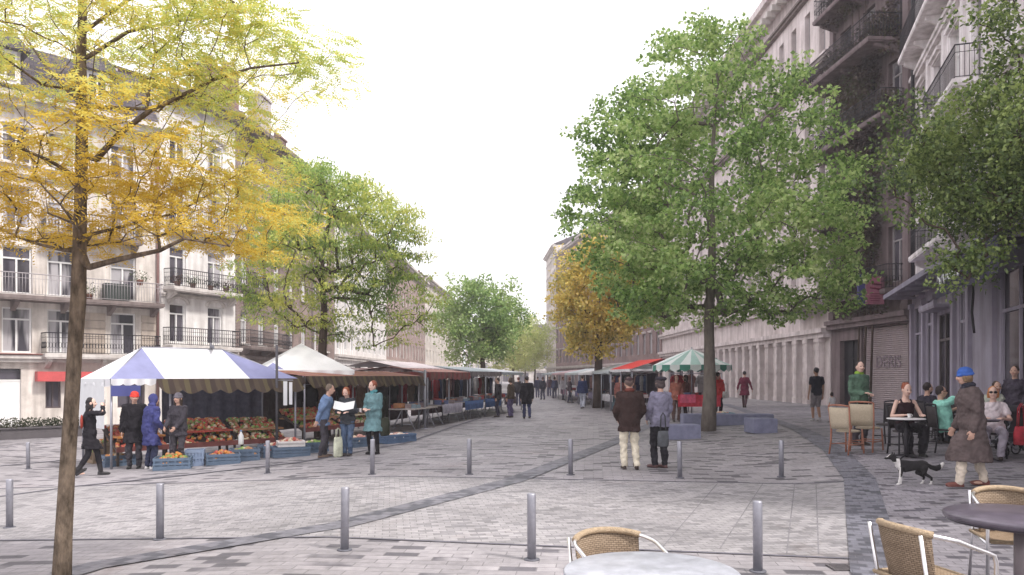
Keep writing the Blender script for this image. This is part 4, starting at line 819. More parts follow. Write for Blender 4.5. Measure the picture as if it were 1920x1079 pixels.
# --- woman with the dog
q = person('elderly walker in a brown tweed coat, blue knitted hat and cream trousers', onY(1822, 11.25), 78, 1.77, 'f', side=0, lean=5, top=((.105, .08, .078), .060, -.57, .055, 0), legs=((.60, .52, .43), 'trousers'), shoes=(.15, .05, .04), hat=((.045, .11, .37), 'beanie'), hair=((.22, .14, .08), 'bob'), hands=((-.22, .06, .84), (.21, .16, .86)), feet=((-.10, .20, .085), (.12, -.22, .085)), toe=(10, -10), scarf=(.035, .035, .05), extra='coat', head=(-6, 6))
# --- cafe guests (seated)
SIT = dict(pelvis=(0, 0, .54), feet=((-.10, .40, .08), (.10, .42, .08)), knee=((-.2, .6, 1), (.2, .6, 1)))
CAFE = 'guests seated outside the cafe'; SEATS = []
def sit(label, px_, Y, hd, H, **k):
    p = onY(px_, Y); SEATS.append((p, hd)); kw = dict(SIT); kw.update(k); return person(label, p, hd, H, group=CAFE, **kw)
sit('auburn haired woman in black strappy top seated at the small white table', 1697, 15.3, 178, 1.90, sex='f', top=((.028, .012, .016), .012, -.1, 0, -1), legs=((.022, .02, .025), 'trousers'), hair=((.26, .075, .035), 'bun'), hands=((-.17, .30, .735), (.17, .30, .735)), elb=((-.7, -.5, -1), (.7, -.5, -1)), skin=SKIN2, head=(4, 12), extra='vest_top', shoes=(.03, .025, .03))
sit('guest in mint green shirt and sunglasses leaning back with crossed arms', 1772, 15.6, -98, 1.80, sex='m', lean=-10, top=((.30, .66, .55), .035, -.12, 0, 1), legs=((.035, .035, .06), 'trousers'), hair=((.03, .02, .02), 'short'), hands=((-.05, .30, .90), (.08, .34, 1.05)), glasses=True, extra='shirt', feet=((-.08, .45, .08), (.10, .55, .20)))
sit('bearded guest in charcoal shirt sitting behind the auburn haired woman', 1738, 17.6, -80, 1.86, sex='m', top=((.045, .04, .055), .03, -.12, 0, 0), legs=((.04, .04, .05), 'trousers'), hair=((.03, .02, .02), 'beard'), hands=((-.12, .35, .75), (.12, .35, .75)))
sit('ginger haired guest in sunglasses and white patterned dress behind the walker', 1862, 14.6, 150, 1.80, sex='f', top=((.66, .58, .60), .03, -.12, 0, 1), legs=((.40, .36, .42), 'trousers'), hair=((.50, .20, .07), 'bob'), hands=((-.14, .32, .74), (.14, .32, .74)), glasses=True, extra='blouse', skin=SKIN2)
sit('dark haired guest in pale floral shirt at the wall table', 1868, 17.6, 170, 1.90, sex='m', top=((.48, .50, .42), .03, -.12, 0, 1), legs=((.08, .08, .1), 'trousers'), hair=((.05, .03, .03), 'short'), hands=((-.14, .32, .74), (.14, .32, .74)), extra='shirt')
person('person in dark plum sweater standing against the lilac wall at the frame edge', onY(1903, 17.4), 130, 1.80, 'f', top=((.06, .05, .07), .03, -.14, 0, 0), legs=((.05, .045, .06), 'trousers'), hair=((.05, .03, .03), 'short'), hands=((-.2, .14, .88), (.2, .14, .88)))
# --- border collie
def dog():
    p = onY(1708, 11.75); m = MB(); q = lambda x, z, y=0: (y, x, z)
    m.rings([((0, -.27, .345), .055, .065, Matrix.Rotation(R(90), 3, 'X')), ((0, -.20, .345), .075, .085, Matrix.Rotation(R(90), 3, 'X')), ((0, -.05, .335), .075, .085, Matrix.Rotation(R(90), 3, 'X')), ((0, .10, .325), .088, .108, Matrix.Rotation(R(90), 3, 'X')), ((0, .19, .34), .082, .098, Matrix.Rotation(R(90), 3, 'X')), ((0, .25, .36), .055, .06, Matrix.Rotation(R(90), 3, 'X'))])
    cap(m, (0, .19, .38), (0, .29, .46), .070, .052); m.ell((0, .325, .485), (.052, .062, .050)); cap(m, (0, .36, .475), (0, .425, .46), .030, .021); m.ell((0, .440, .463), (.011, .011, .010))
    for s in (-1, 1): m.rings([((s*.035, .30, .52), .020, .012), ((s*.042, .295, .555), .013, .008), ((s*.047, .30, .575), .004, .003)])
    for s, dy in ((-1, .03), (1, -.02)):
        a = (s*.055, .17+dy*.3, .30); k = (s*.055, .165+dy, .17); w = (s*.055, .175+dy*1.6, .05); cap(m, a, k, .043, .026); cap(m, k, w, .024, .018); m.ell((s*.055, .19+dy*1.6, .020), (.022, .034, .018))
        h_ = (s*.055, -.20, .30); kn = (s*.062, -.155-dy, .21); hk = (s*.058, -.275-dy*1.5, .135); ft = (s*.058, -.255-dy*1.8, .035); cap(m, h_, kn, .062, .042); cap(m, kn, hk, .036, .020); cap(m, hk, ft, .019, .017); m.ell((s*.058, -.24-dy*1.8, .019), (.022, .034, .018))
    pts = [(0, -.27, .36), (0, -.34, .31), (0, -.42, .29), (0, -.49, .32), (0, -.53, .37)]
    for i in range(4): cap(m, pts[i], pts[i+1], (.028, .040, .048, .044)[i], (.040, .048, .044, .030)[i])
    me = remesh(m, .010, 'dog', [mat("black fur", (.018, .016, .018), .8, .3, 30, .8, 80), mat("white fur", (.74, .71, .69), .85, .1, 30, .8, 80)], 2)
    def white(c):
        x, y, z = c
        if z < .15 and y > 0: return True
        if z < .085: return True
        if .205 < y < .30 and z < .46 and (z < .40 or y < .265): return True
        return y < -.485 or (y > .34 and abs(x) < .012 and z > .48)
    for poly in me.polygons: poly.material_index = 1 if white(poly.center) else 0
    o = link('dog', me, None, p, R(86)); tag(o, 'small black and white collie walking ahead of the tweed coat walker, tail up', 'dog'); e = MB()
    for s in (-1, 1): e.ell((s*.030, .368, .50), (.008, .008, .008), None, 8, 5)
    e.build('eyes', mat("dog eyes", (.05, .03, .02), .2), o); o.scale = (.88, .88, .88)
dog()
def pigeon(lb, p, rz):
    m = MB(); m.ell((0, 0, .09), (.055, .11, .055)); cap(m, (0, .07, .12), (0, .10, .17), .032, .028); m.ell((0, .11, .18), (.026, .032, .026)); cap(m, (0, .13, .178), (0, .155, .172), .009, .004); cap(m, (0, -.09, .08), (0, -.20, .06), .035, .018)
    for s in (-1, 1): cap(m, (s*.02, .01, .05), (s*.02, .015, 0), .010, .008)
    o = link('pigeon', remesh(m, .01, 'pigeon', mat("slate feathers", (.12, .12, .14), .7, .3, 12)), None, p, rz); tag(o, lb, 'bird')
# ------------------------------------------------------------------ trees
GOLD = leafmat("golden locust leaves", [(.64, .44, .06), (.71, .56, .10), (.71, .64, .18), (.60, .62, .18), (.44, .52, .14)], .55, .55, .30, (2.6, 5.4))
MIDG = leafmat("yellow green locust leaves", [(.60, .58, .14), (.50, .54, .12), (.30, .41, .10), (.17, .28, .07)], .32, .5, .25)
MAPLE = leafmat("fresh green maple leaves", [(.13, .23, .05), (.27, .43, .11), (.44, .60, .19), (.64, .74, .33)], .30, .5, .45)
LINDEN = leafmat("bright green linden leaves", [(.15, .26, .07), (.31, .44, .14), (.48, .58, .24)], .3, .45, .35)
PALEG = leafmat("pale yellow green leaves", [(.45, .52, .18), (.56, .60, .22), (.60, .60, .26)], .2, .45, .3)
AMBER = leafmat("amber leaves", [(.38, .36, .10), (.66, .55, .14), (.78, .62, .16), (.68, .48, .12)], .28, .42, .35)
DARKG = leafmat("dark glossy leaves", [(.045, .075, .022), (.085, .135, .038), (.17, .245, .06), (.34, .42, .13)], .5, .4, .4)
# spindly golden locust in front: main limbs follow the photograph's, leaves hang in flat sprays
rng = np.random.default_rng(5); B = onY(113, 6.2); T = thing('locust_tree', 'slender golden yellow locust tree in front of the tan building, trunk by the phone woman', 'tree', B)
def tp(px, py, Y=6.2): return at(px, py, Y)-B
trunk = [Vector((0, 0, -.06)), tp(119, 1010), tp(125, 900), tp(133, 780), tp(140, 660), tp(147, 560), tp(149, 470), tp(151, 380), tp(153, 290), tp(154, 200), tp(152, 110), tp(155, 20), tp(150, -80), tp(156, -170), tp(150, -260)]
rad = [.082, .066, .060, .057, .056, .060, .053, .048, .046, .043, .038, .033, .026, .02, .012]
sk = Skel(trunk, rad)
for pts, r0 in (
    ([tp(165, 502, 6.15), tp(225, 486, 6.0), tp(300, 470, 5.8), tp(345, 448, 5.7), tp(430, 462, 5.6)], .036),
    ([tp(120, 470, 6.3), tp(60, 455, 6.5), tp(0, 430, 6.7), tp(-70, 420, 6.9)], .025),
    ([tp(180, 300, 6.15), tp(225, 250, 6.0), tp(285, 205, 5.85), tp(330, 185, 5.8), tp(400, 150, 5.7), tp(470, 128, 5.65), tp(560, 118, 5.6)], .032),
    ([tp(275, 205, 5.9), tp(283, 150, 5.95), tp(292, 100, 6.1)], .016),
    ([tp(170, 440, 6.3), tp(250, 420, 6.6), tp(330, 400, 6.9), tp(420, 350, 7.1), tp(500, 320, 7.2)], .022),
    ([tp(140, 330, 6.1), tp(90, 300, 5.8), tp(30, 275, 5.5), tp(-40, 260, 5.3)], .022),
    ([tp(145, 190, 6.3), tp(90, 130, 6.6), tp(40, 60, 6.9), tp(-20, 30, 7.1)], .022),
    ([tp(150, 170, 6.1), tp(80, 160, 5.7), tp(10, 110, 5.4)], .018),
    ([tp(160, 110, 6.2), tp(240, 60, 6.4), tp(330, 40, 6.6), tp(440, 30, 6.7), tp(520, -10, 6.8)], .022),
    ([tp(158, 60, 6.1), tp(240, 0, 5.7), tp(350, -40, 5.5), tp(440, 5, 5.5)], .020),
    ([tp(152, 0, 6.1), tp(100, -60, 5.8), tp(20, -100, 5.5)], .018),
    ([tp(150, 430, 6.0), tp(140, 420, 5.5), tp(90, 400, 5.0)], .016)): sk.limb(pts, r0*.78, .006)
pads = [(60, 60, 90, 60, 16), (200, 40, 110, 45, 20), (340, 30, 120, 50, 26), (440, 40, 90, 50, 18), (330, 110, 110, 40, 16), (470, 100, 70, 40, 14), (560, 110, 55, 22, 12), (612, 95, 16, 10, 3),
        (60, 200, 80, 45, 18), (-30, 150, 60, 120, 18), (200, 210, 60, 40, 10), (350, 170, 90, 40, 16), (430, 200, 60, 40, 12), (60, 290, 95, 40, 20), (170, 330, 80, 30, 16),
        (320, 270, 90, 40, 14), (430, 260, 60, 40, 9), (300, 330, 120, 35, 24), (430, 330, 80, 30, 18), (250, 385, 130, 28, 20), (60, 390, 100, 35, 24), (-40, 380, 60, 80, 18), (140, 430, 40, 30, 8),
        (330, 415, 60, 24, 8), (400, 440, 60, 22, 12), (480, 400, 50, 25, 8), (40, 450, 35, 14, 5), (-60, 0, 60, 60, 14), (140, -60, 260, 60, 40), (380, -40, 120, 40, 14)]
tg = []; dr = []
for cx_, cy_, rx, ry, n in pads:
    for _ in range(n):
        a = rng.random()*6.283; q = rng.random()**.5; Y = 6.15+rng.uniform(-1, 1)*(.35+.9*min(1, rx/90)); px_, py_ = cx_+rx*q*math.cos(a), cy_+ry*q*math.sin(a)
        v = at(960+(px_-960)*6.15/Y, HOR+(py_-HOR)*6.15/Y, Y)-B; tg.append(np.array(v))
sk.grow(tg, rng, lo=6, up=.9, jit=.16, rise=.4); m = MB(); sk.emit(m, r_tip=.0018, k=.42, rmax=.010); m.build('trunk', BARK_Y, T)
tg = np.array(tg); dr = tg-np.array([.05, 0, 0]); dr[:, 2] = 0; dr = unit(dr)
fronds('crown', tg, dr, 19, (.11, .11, .028), .14, 7, .034, .0145, GOLD, T, rng)
# green locust behind the stalls
b = onY(606, 25.0)
tree('locust_tree', 'wide feathery green locust tree rising behind the striped and white stalls', b, 5.6, .20, at(622, 455, 25), (3.45, 3.0, 2.75), 290, (.13, .05), MIDG, BARK_D, 11, 150, (.44, .44, .11), inner=.3, amp=.45, flat=.8, first=4, rmax=.08, droop=.3,
     extra=[at(x, y, Y) for x, y, Y in ((770, 540, 25), (790, 560, 24), (740, 580, 26), (800, 590, 25), (700, 600, 25), (660, 590, 24), (470, 560, 25), (500, 570, 24), (520, 590, 26), (440, 500, 25), (430, 450, 25), (745, 500, 25), (770, 610, 25), (720, 620, 26), (805, 545, 25), (812, 570, 24.5), (795, 520, 25), (785, 480, 25.5), (780, 440, 25), (768, 400, 24.5), (800, 620, 25), (755, 640, 24.5), (700, 650, 25), (780, 590, 24), (810, 600, 25.5), (735, 600, 24), (820, 555, 25))])
b = onY(905, 52)
tree('linden_tree', 'round bright green tree standing where the long market row ends', b, 5.0, .24, at(897, 598, 52), (3.0, 2.8, 3.0), 150, (.2, .15), LINDEN, BARK_D, 21, 110, (.55, .55, .45), amp=.2, first=4)
for i, (px_, py_, Y, rx, rz, lb) in enumerate(((962, 640, 88, 3.3, 3.4, 'pale yellow green tree just past the round bright tree'), (1003, 648, 112, 3.2, 3.8, 'small washed out tree by the vanishing point of the street'), (930, 655, 130, 4.5, 4.0, 'broad pale tree closing the far end of the square'), (985, 668, 150, 4.2, 3.4, 'faintest pale tree at the very end of the street'))):
    tree('linden_tree', lb, onY(px_, Y), 4.6, .2, at(px_, py_, Y), (rx, rx, rz), 80, (.28, .2), PALEG, BARK_D, 31+i, 70, (.75, .75, .6), amp=.2, first=4, group='pale trees at the far end of the street')
# big maple on the square
b = onY(1328, 23.4)
tree('maple_tree', 'large fresh green maple with a straight grey trunk beside the stone blocks', b, 9.2, .185, at(1325, 350, 23.4), (4.7, 4.4, 5.4), 430, (.13, .10), MAPLE, BARK_G, 44, 176, (.40, .40, .24), inner=.4, amp=.36, first=4, rmax=.10, flatbottom=3.5-b.z, narrow=lambda q: (q[0]-.0)**2+q[1]**2 < (4.4*(1-.93*max(0, min(1, (q[2]-5.9)/6.9))**2.0))**2 and q[2] < 12.3, lean=(.15, 0),
     extra=[at(x, y, Y) for x, y, Y in ((1060, 400, 23), (1075, 370, 23.5), (1095, 410, 24), (1110, 480, 23), (1150, 500, 24), (1085, 260, 23), (1120, 220, 24), (1130, 250, 23), (1180, 500, 23), (1240, 560, 23), (1420, 575, 23), (1480, 590, 24), (1530, 560, 23), (1560, 520, 24), (1590, 480, 23), (1600, 430, 24), (1610, 530, 23), (1580, 570, 23.5), (1330, 60, 23.4), (1290, 95, 23), (1390, 100, 24), (1340, 95, 23), (1310, 120, 24), (1365, 125, 23), (1335, 140, 24), (1335, 80, 23), (1360, 75, 24))])
b = onY(1122, 42)
tree('plane_tree', 'amber and gold autumn tree behind the pale stall roofs', b, 6.5, .27, at(1120, 565, 42), (2.65, 2.6, 3.2), 170, (.2, .14), AMBER, BARK_D, 52, 105, (.5, .5, .4), amp=.25, first=4, rmax=.12)
# dark tree whose crown hangs in from beside the cafe
b = onY(1968, 12.0)
tree('street_tree', 'dark leaved tree whose crown hangs before the cafe building', b, 5.6, .16, at(1945, 288, 12), (1.95, 1.8, 1.2), 210, (.075, .048), DARKG, BARK_D, 63, 210, (.30, .30, .21), inner=.2, amp=.3, first=4, rmax=.06,
     extra=[at(x, y, Y) for x, y, Y in ((1835, 45, 11.6), (1860, 55, 11.6), (1885, 75, 11.7), (1905, 95, 11.8), (1700, 195, 11.8), (1690, 215, 12), (1672, 300, 12), (1668, 345, 11.8), (1680, 370, 12), (1720, 400, 11.8), (1800, 470, 11.6), (1830, 500, 11.7), (1815, 525, 11.7), (1850, 480, 11.8), (1790, 505, 11.8), (1770, 490, 11.9), (1870, 5, 12), (1900, 0, 12), (1740, 240, 11.5), (1850, 440, 11.8), (1840, 455, 12.2))])
# dark creeper down the narrow balconied house
ax = Vector((.063, -.998, 0)); rng = np.random.default_rng(8); C = []
for z0, z1, u0, u1, n in ((4.8, 7.6, 1.2, 5.6, 46), (7.4, 11.5, 2.4, 4.9, 60), (11, 14.5, 2.8, 4.9, 46), (14, 17.5, 1.6, 4.8, 40), (12.8, 14.2, .4, 6.8, 34), (16.2, 17.8, .6, 6.6, 36), (9.2, 10.4, .4, 4.6, 22), (19.6, 21, .6, 6.4, 24)):
    for _ in range(n): C.append((rng.uniform(u0, u1), -rng.uniform(.15, .95), rng.uniform(z0, z1)))
t = thing('climbing_plant', 'dark purple brown creeper smothering the balconies of the narrow dark house', 'climbing plant', (E0[0], E0[1], 0), math.atan2(E1[1]-E0[1], E1[0]-E0[0]))
leafcloud('foliage', C, 90, (.4, .22, .36), .14, .1, leafmat("dark purple creeper", [(.05, .035, .032), (.085, .055, .05), (.12, .09, .06), (.085, .10, .04)], .5, .25, .4), t, rng)
m = MB()
for u in (2.9, 3.5, 4.1): m.tube([(u, -.15, .3), (u+.3, -.2, 4), (u-.2, -.3, 8), (u+.2, -.3, 13), (u, -.4, 20)], [.06, .05, .045, .035, .02], 6)
m.build('stem', BARK_D, t)
# potted plants and flower boxes on the balconies of the sunny side
def on(hh, x, y, z): return hh.matrix_world @ Vector((x, y, z))
bpy.context.view_layer.update()
LA = 13.93
pot_plant('small leafy pot plant on the tan building balcony by the golden trunk', on(A, LA-3.1, -.45, 5.10), .5, n=160)
pot_plant('dark bushy pot plant at the corner of the tan building upper balcony', on(A, LA-1.0, -.5, 5.9), .4, n=160)
for k, u in enumerate((.6, 1.5, 2.6, 3.6)):
    hB = bpy.data.objects['apartment_building.001']
    pot_plant(['reddish flower pot first on the white house balcony', 'round green pot plant second on the white house balcony', 'dark trailing pot plant third on the white house balcony', 'purple flowering pot plant last on the white house balcony'][k], on(hB, u, -.5, 6.02), .35, [((.15, .05, .05), (.1, .1, .04)), ((.05, .08, .03), (.1, .14, .05)), ((.03, .04, .03), (.06, .07, .04)), ((.12, .05, .1), (.07, .08, .04))][k], 130, .22, (.2, .12+.01*k, .1), 'pot plants on the white house balcony')
# planter with low shrubs before the tan building shop
p = onY(30, 27.0); t = thing('planter', 'long low dark planter with small shrubs before the cream shop front', 'planter', p, R(42))
m = MB(); m.box((0, 0, .18), (4.4, .6, .36)); m.box((0, 0, .38), (4.5, .7, .05)); m.build('box', mat("weathered planter", (.09, .08, .085), .8), t)
leafcloud('shrubs', [(-2+.31*i, rng.uniform(-.1, .1), .5) for i in range(14)], 220, (.2, .2, .14), .09, .05, leafmat_cached('planter leaves', ((.03, .04, .02), (.06, .065, .03), (.09, .06, .04))), t, rng)
# ------------------------------------------------------------------ market stalls
TW = mat("white tarpaulin", (.84, .84, .855), .6, .07, 1.6, .6, 2.5); TB = mat("lavender blue tarpaulin", (.29, .30, .50), .6, .12, 2, .3, 3); TBD = mat("deep blue tarpaulin", (.07, .08, .24), .6, .1, 2)
def vstripe(name, stops, w, axis='X', rough=.8):
    m = bpy.data.materials.new(name); m.use_nodes = True; t = m.node_tree; b = t.nodes["Principled BSDF"]; L = t.links
    tc = t.nodes.new("ShaderNodeTexCoord"); sp = t.nodes.new("ShaderNodeSeparateXYZ"); L.new(tc.outputs['Object'], sp.inputs[0])
    d = t.nodes.new("ShaderNodeMath"); d.operation = 'DIVIDE'; d.inputs[1].default_value = w; L.new(sp.outputs[axis], d.inputs[0]); fr = t.nodes.new("ShaderNodeMath"); fr.operation = 'FRACT'; L.new(d.outputs[0], fr.inputs[0])
    r = t.nodes.new("ShaderNodeValToRGB"); r.color_ramp.interpolation = 'CONSTANT'; e = r.color_ramp.elements; e[0].color = stops[0]+(1,); e[0].position = 0; e[1].position = 1/len(stops); e[1].color = stops[1]+(1,)
    for i, c in enumerate(stops[2:]): q = e.new((i+2)/len(stops)); q.color = c+(1,)
    L.new(fr.outputs[0], r.inputs[0]); L.new(r.outputs[0], b.inputs['Base Color']); b.inputs['Roughness'].default_value = rough; b.inputs['Specular IOR Level'].default_value = .1; return m
OLIVE = vstripe("olive brown striped valance", [(.075, .055, .045), (.115, .093, .055), (.06, .043, .037), (.092, .07, .05)], .5); RUST = vstripe("rust and salmon striped awning", [(.36, .16, .14), (.44, .25, .22), (.30, .13, .12), (.42, .24, .14)], .8)
def valance(parent, a, b, z, drop, mtl, n=None, name='valance', sag=.05, slant=(0, 0)):
    """scalloped cloth edge from a to b (local xy), hanging from height z"""
    a = Vector((a[0], a[1], 0)); b = Vector((b[0], b[1], 0)); L = (b-a).length; n = n or max(4, int(L/.42)); K = n*6; m = MB(); vs = []; nr = Vector((-(b-a).y, (b-a).x, 0)).normalized()
    for i in range(K+1):
        p = a.lerp(b, i/K); s = abs(math.sin(math.pi*i/6)); w = .025*math.sin(i*.9)
        vs += [(p.x, p.y, z), (p.x+nr.x*w+slant[0]*.5, p.y+nr.y*w+slant[1]*.5, z-drop*.5), (p.x+nr.x*w*1.6+slant[0], p.y+nr.y*w*1.6+slant[1], z-drop*(.72+.28*s))]
    m.add(vs, [(i*3+j, i*3+j+1, (i+1)*3+j+1, (i+1)*3+j) for i in range(K) for j in range(2)], 0, True); return m.build(name, mtl, parent)
def posts(t, pts, z, z0=0, r=.028):
    m = MB().tube([(0, 0, 0), (0, 0, z-z0)], r, 8).mesh('post', STEEL)
    for x, y in pts: link('post', me_scaled(m), t, (x, y, z0))
def me_scaled(m): return m
def sheet(m, P, mi=0, n=6, sag=.05):
    """a slightly sagging cloth panel between 4 corners (two may coincide)"""
    a, b, c, d = [Vector(q) for q in P]; vs = []
    for i in range(n+1):
        for j in range(n+1):
            u, v = i/n, j/n; p = a.lerp(b, u).lerp(d.lerp(c, u), v); p.z -= sag*4*u*(1-u)*v*(1-v)*2; vs.append(p)
    k = n+1; m.add(vs, [(i*k+j, (i+1)*k+j, (i+1)*k+j+1, i*k+j+1) for i in range(n) for j in range(n)], mi, True)
def frame_of(P0, P1): d = Vector((P1[0]-P0[0], P1[1]-P0[1], 0)); return math.atan2(d.y, d.x), d.length
# blue and white hipped tent: local x along its front, +y to the back
S0, S1 = (-9.0, 17.3), (-5.7, 20.6); rz, L = frame_of(S0, S1); g0 = -.36
t = thing('market_tent', 'white and lavender blue hipped market tent over the fruit displays', 'market stall', (S0[0], S0[1], g0), rz); T1 = t
ez, rzz, D = 2.04, 2.80, 2.1; ra, rb = (1.05, D/2, rzz), (3.05, D/2, rzz); m = MB()
sheet(m, [(1.2, 0, ez), (L-1.35, 0, ez), rb, ra]); sheet(m, [(0, D, ez), (0, 0, ez), ra, ra]); sheet(m, [(L, D, ez), (0, D, ez), ra, rb])
m.build('canopy', TW, t); m = MB(); sheet(m, [(0, 0, ez), (1.2, 0, ez), ra, ra]); m.build('blue_panel', TB, t); m = MB(); sheet(m, [(L-1.35, 0, ez), (L, 0, ez), rb, rb], sag=.1); sheet(m, [(L, 0, ez), (L, D, ez), rb, rb]); m.build('blue_panel', TB, t)
valance(t, (.02, -.02), (1.0, -.02), ez, .16, TW); valance(t, (1.0, -.03), (L, -.03), ez, .36, OLIVE, slant=(.05, -.22)); m_ = MB(); vs = []
for i in range(31): x = 1.9+2.75*i/30; y = D-.08+.05*math.sin(i*1.4); vs += [(x, y, .35), (x, y+.02, ez-.25)]
m_.add(vs, [(i*2, i*2+2, i*2+3, i*2+1) for i in range(30)], 0, True); m_.build('shade_backing', cloth((.10, .10, .13)), t)  # added dark sheet so the inside of the tent reads as shaded
valance(t, (0, D), (0, 0), ez, .18, TW); valance(t, (L, 0), (L, D), ez, .2, OLIVE)
MB().box((.32, -.06, ez-.27), (.62, .03, .24)).build('blue_flap', TBD, t)
posts(t, ((.05, .05), (1.35, .05), (L-.05, .05), (.05, D-.05), (L-.05, D-.05)), ez)
m = MB(); m.tube([(.05, .05, ez), ra], .02, 6); m.tube([(L-.05, .05, ez), rb], .02, 6); m.tube([ra, rb], .02, 6); m.tube([(.05, .05, ez-.02), (L-.05, .05, ez-.02)], .02, 6); m.tube([(.05, D, ez-.02), (L-.05, D, ez-.02)], .02, 6); m.build('roof_frame', STEEL, t)
m = MB(); m.quad((-.02, D, ez), (-.02, .3, ez), (-.02, .3, .9), (-.02, D, .9)); m.build('side_sheet', mat("thin white side sheet", (.66, .67, .68), .7, .06), t)
pigeon('slate pigeon perched on the ridge of the white and blue tent', Matrix.Translation((S0[0], S0[1], g0)) @ (Matrix.Rotation(rz, 4, 'Z') @ Vector((2.75, D/2-.1, rzz-.04))), .6)
# white peaked gazebo behind
p = Vector((-6.55, 24.0, gz(-6.5))); t = thing('market_gazebo', 'white pyramid topped gazebo with a small blue corner gusset behind the tents', 'market stall', p, R(25)); w = 1.35; ap = (0, 0, 2.98); ez2 = 2.14; m = MB(); c4 = [(-w, -w, ez2), (w, -w, ez2), (w, w, ez2), (-w, w, ez2)]
for i in range(4): sheet(m, [c4[i], c4[(i+1) % 4], ap, ap], sag=.09)
m.build('canopy', TW, t)
for i in range(4): valance(t, c4[i][:2], c4[(i+1) % 4][:2], ez2, .16, TW)
m = MB(); m.add([(-w-.01, -w-.03, ez2-.05), (-w+.75, -w-.03, ez2-.05), (-w+.36, -w+.24, ez2+.22)], [(0, 1, 2)]); m.build('blue_gusset', TB, t); posts(t, [(x*.97, y*.97) for x, y, _ in c4], ez2)
# striped awning stall and the row after it
def awning(label, P0, P1, depth, ez, rise, roofm, valm, drop=.24, g=None, name='awning_stall', val_back=True, np=2, group=None, slant=(0, 0)):
    rz, L = frame_of(P0, P1); g = gz((P0[0]+P1[0])/2) if g is None else g; t = thing(name, label, 'market stall', (P0[0], P0[1], g), rz, group); m = MB(); n = max(1, int(L/2))
    for i in range(n):
        a, b = L*i/n, L*(i+1)/n; sheet(m, [(a, 0, ez), (b, 0, ez), (b, depth*.55, ez+rise), (a, depth*.55, ez+rise)], sag=.03); sheet(m, [(a, depth*.55, ez+rise), (b, depth*.55, ez+rise), (b, depth, ez+rise*.2), (a, depth, ez+rise*.2)], sag=.03)
    m.build('canopy', roofm, t); valance(t, (0, -.02), (L, -.02), ez, drop, valm, slant=slant); valance(t, (0, depth), (0, 0), ez, drop*.8, valm); valance(t, (L, 0), (L, depth), ez, drop*.8, valm)
    posts(t, [(.06+(L-.12)*i/np, .06) for i in range(np+1)]+[(.06+(L-.12)*i/np, depth-.06) for i in range(np+1)], ez); m = MB(); m.tube([(0, .06, ez-.02), (L, .06, ez-.02)], .02, 6); m.tube([(0, depth-.06, ez), (L, depth-.06, ez)], .02, 6); m.tube([(0, depth*.55, ez+rise-.02), (L, depth*.55, ez+rise-.02)], .02, 6); m.build('roof_frame', STEEL, t); return t, rz, L, g
awning('rust and salmon striped awning stall between the blue tent and grey post', (-5.6, 20.9), (-3.1, 26.4), 2.6, 1.86, .16, RUST, OLIVE, .34, slant=(.05, -.16))
awning('dusty white roofed stall just behind the rust striped awning', (-3.9, 27.6), (-2.7, 31.0), 2.4, 2.10, .26, mat('soiled pinkish tarpaulin', (.52, .46, .47), .7, .2, 2, .3, 3), vstripe("pinkish valance", [(.55, .42, .42), (.42, .33, .34)], .3), .16)
GREYT = mat("grey green tarpaulin", (.36, .41, .43), .6, .12, 2, .3, 3)
awning('dull red brown awning stall with clothes rails beside the grey post', (-2.9, 26.9), (-1.7, 30.9), 2.9, 1.90, .20, vstripe('dull red brown awning', [(.30, .15, .13), (.36, .22, .19)], .9), vstripe('dull red valance', [(.22, .07, .07), (.16, .08, .07)], .4), .30)
awning('grey green tarpaulin stall over blue cloth tables, next to the dull red brown awning', (-1.65, 31.1), (-.5, 35.2), 2.9, 1.93, .22, GREYT, mat('grey brown valance', (.17, .15, .15), .8), .22)
awning('far grey tarpaulin stall where the long row ends', (-.45, 35.4), (.55, 39.6), 2.9, 1.92, .2, mat("pale grey tarpaulin", (.45, .47, .50), .6, .1, 2), GREYT, .14)
# crossing-side stalls under pale roofs
PALET = mat("pale aqua tarpaulin", (.56, .61, .62), .6, .08, 2, .3, 3); PINKT = mat("dusty pink tarpaulin", (.50, .34, .36), .6, .1, 2)
ROWR = [(5.15, 33.4), (4.75, 37.6), (4.35, 42), (4.0, 47), (3.6, 53), (3.15, 61), (2.7, 70)]
for i, (lb, mt_) in enumerate((('scarlet awning stall between parasol and pale stalls', mat("scarlet tarpaulin", (.62, .05, .045), .6, .1, 2)), ('large pale aqua stall after the scarlet awning', PALET), ('white roofed stall second after the scarlet awning', TW), ('pale aqua stall third after the scarlet awning', PALET), ('dusty pink stall fourth after the scarlet awning', PINKT), ('last grey stall before the vanishing point', GREYT))):
    awning(lb, ROWR[i+1], (ROWR[i][0]-.02, ROWR[i][1]-.1), 2.6, (2.05, 1.98, 1.93, 1.93, 1.93, 1.95)[i], (.45, .42, .32, .3, .25, .2)[i], mt_, mt_ if i else TW, .14, 0)
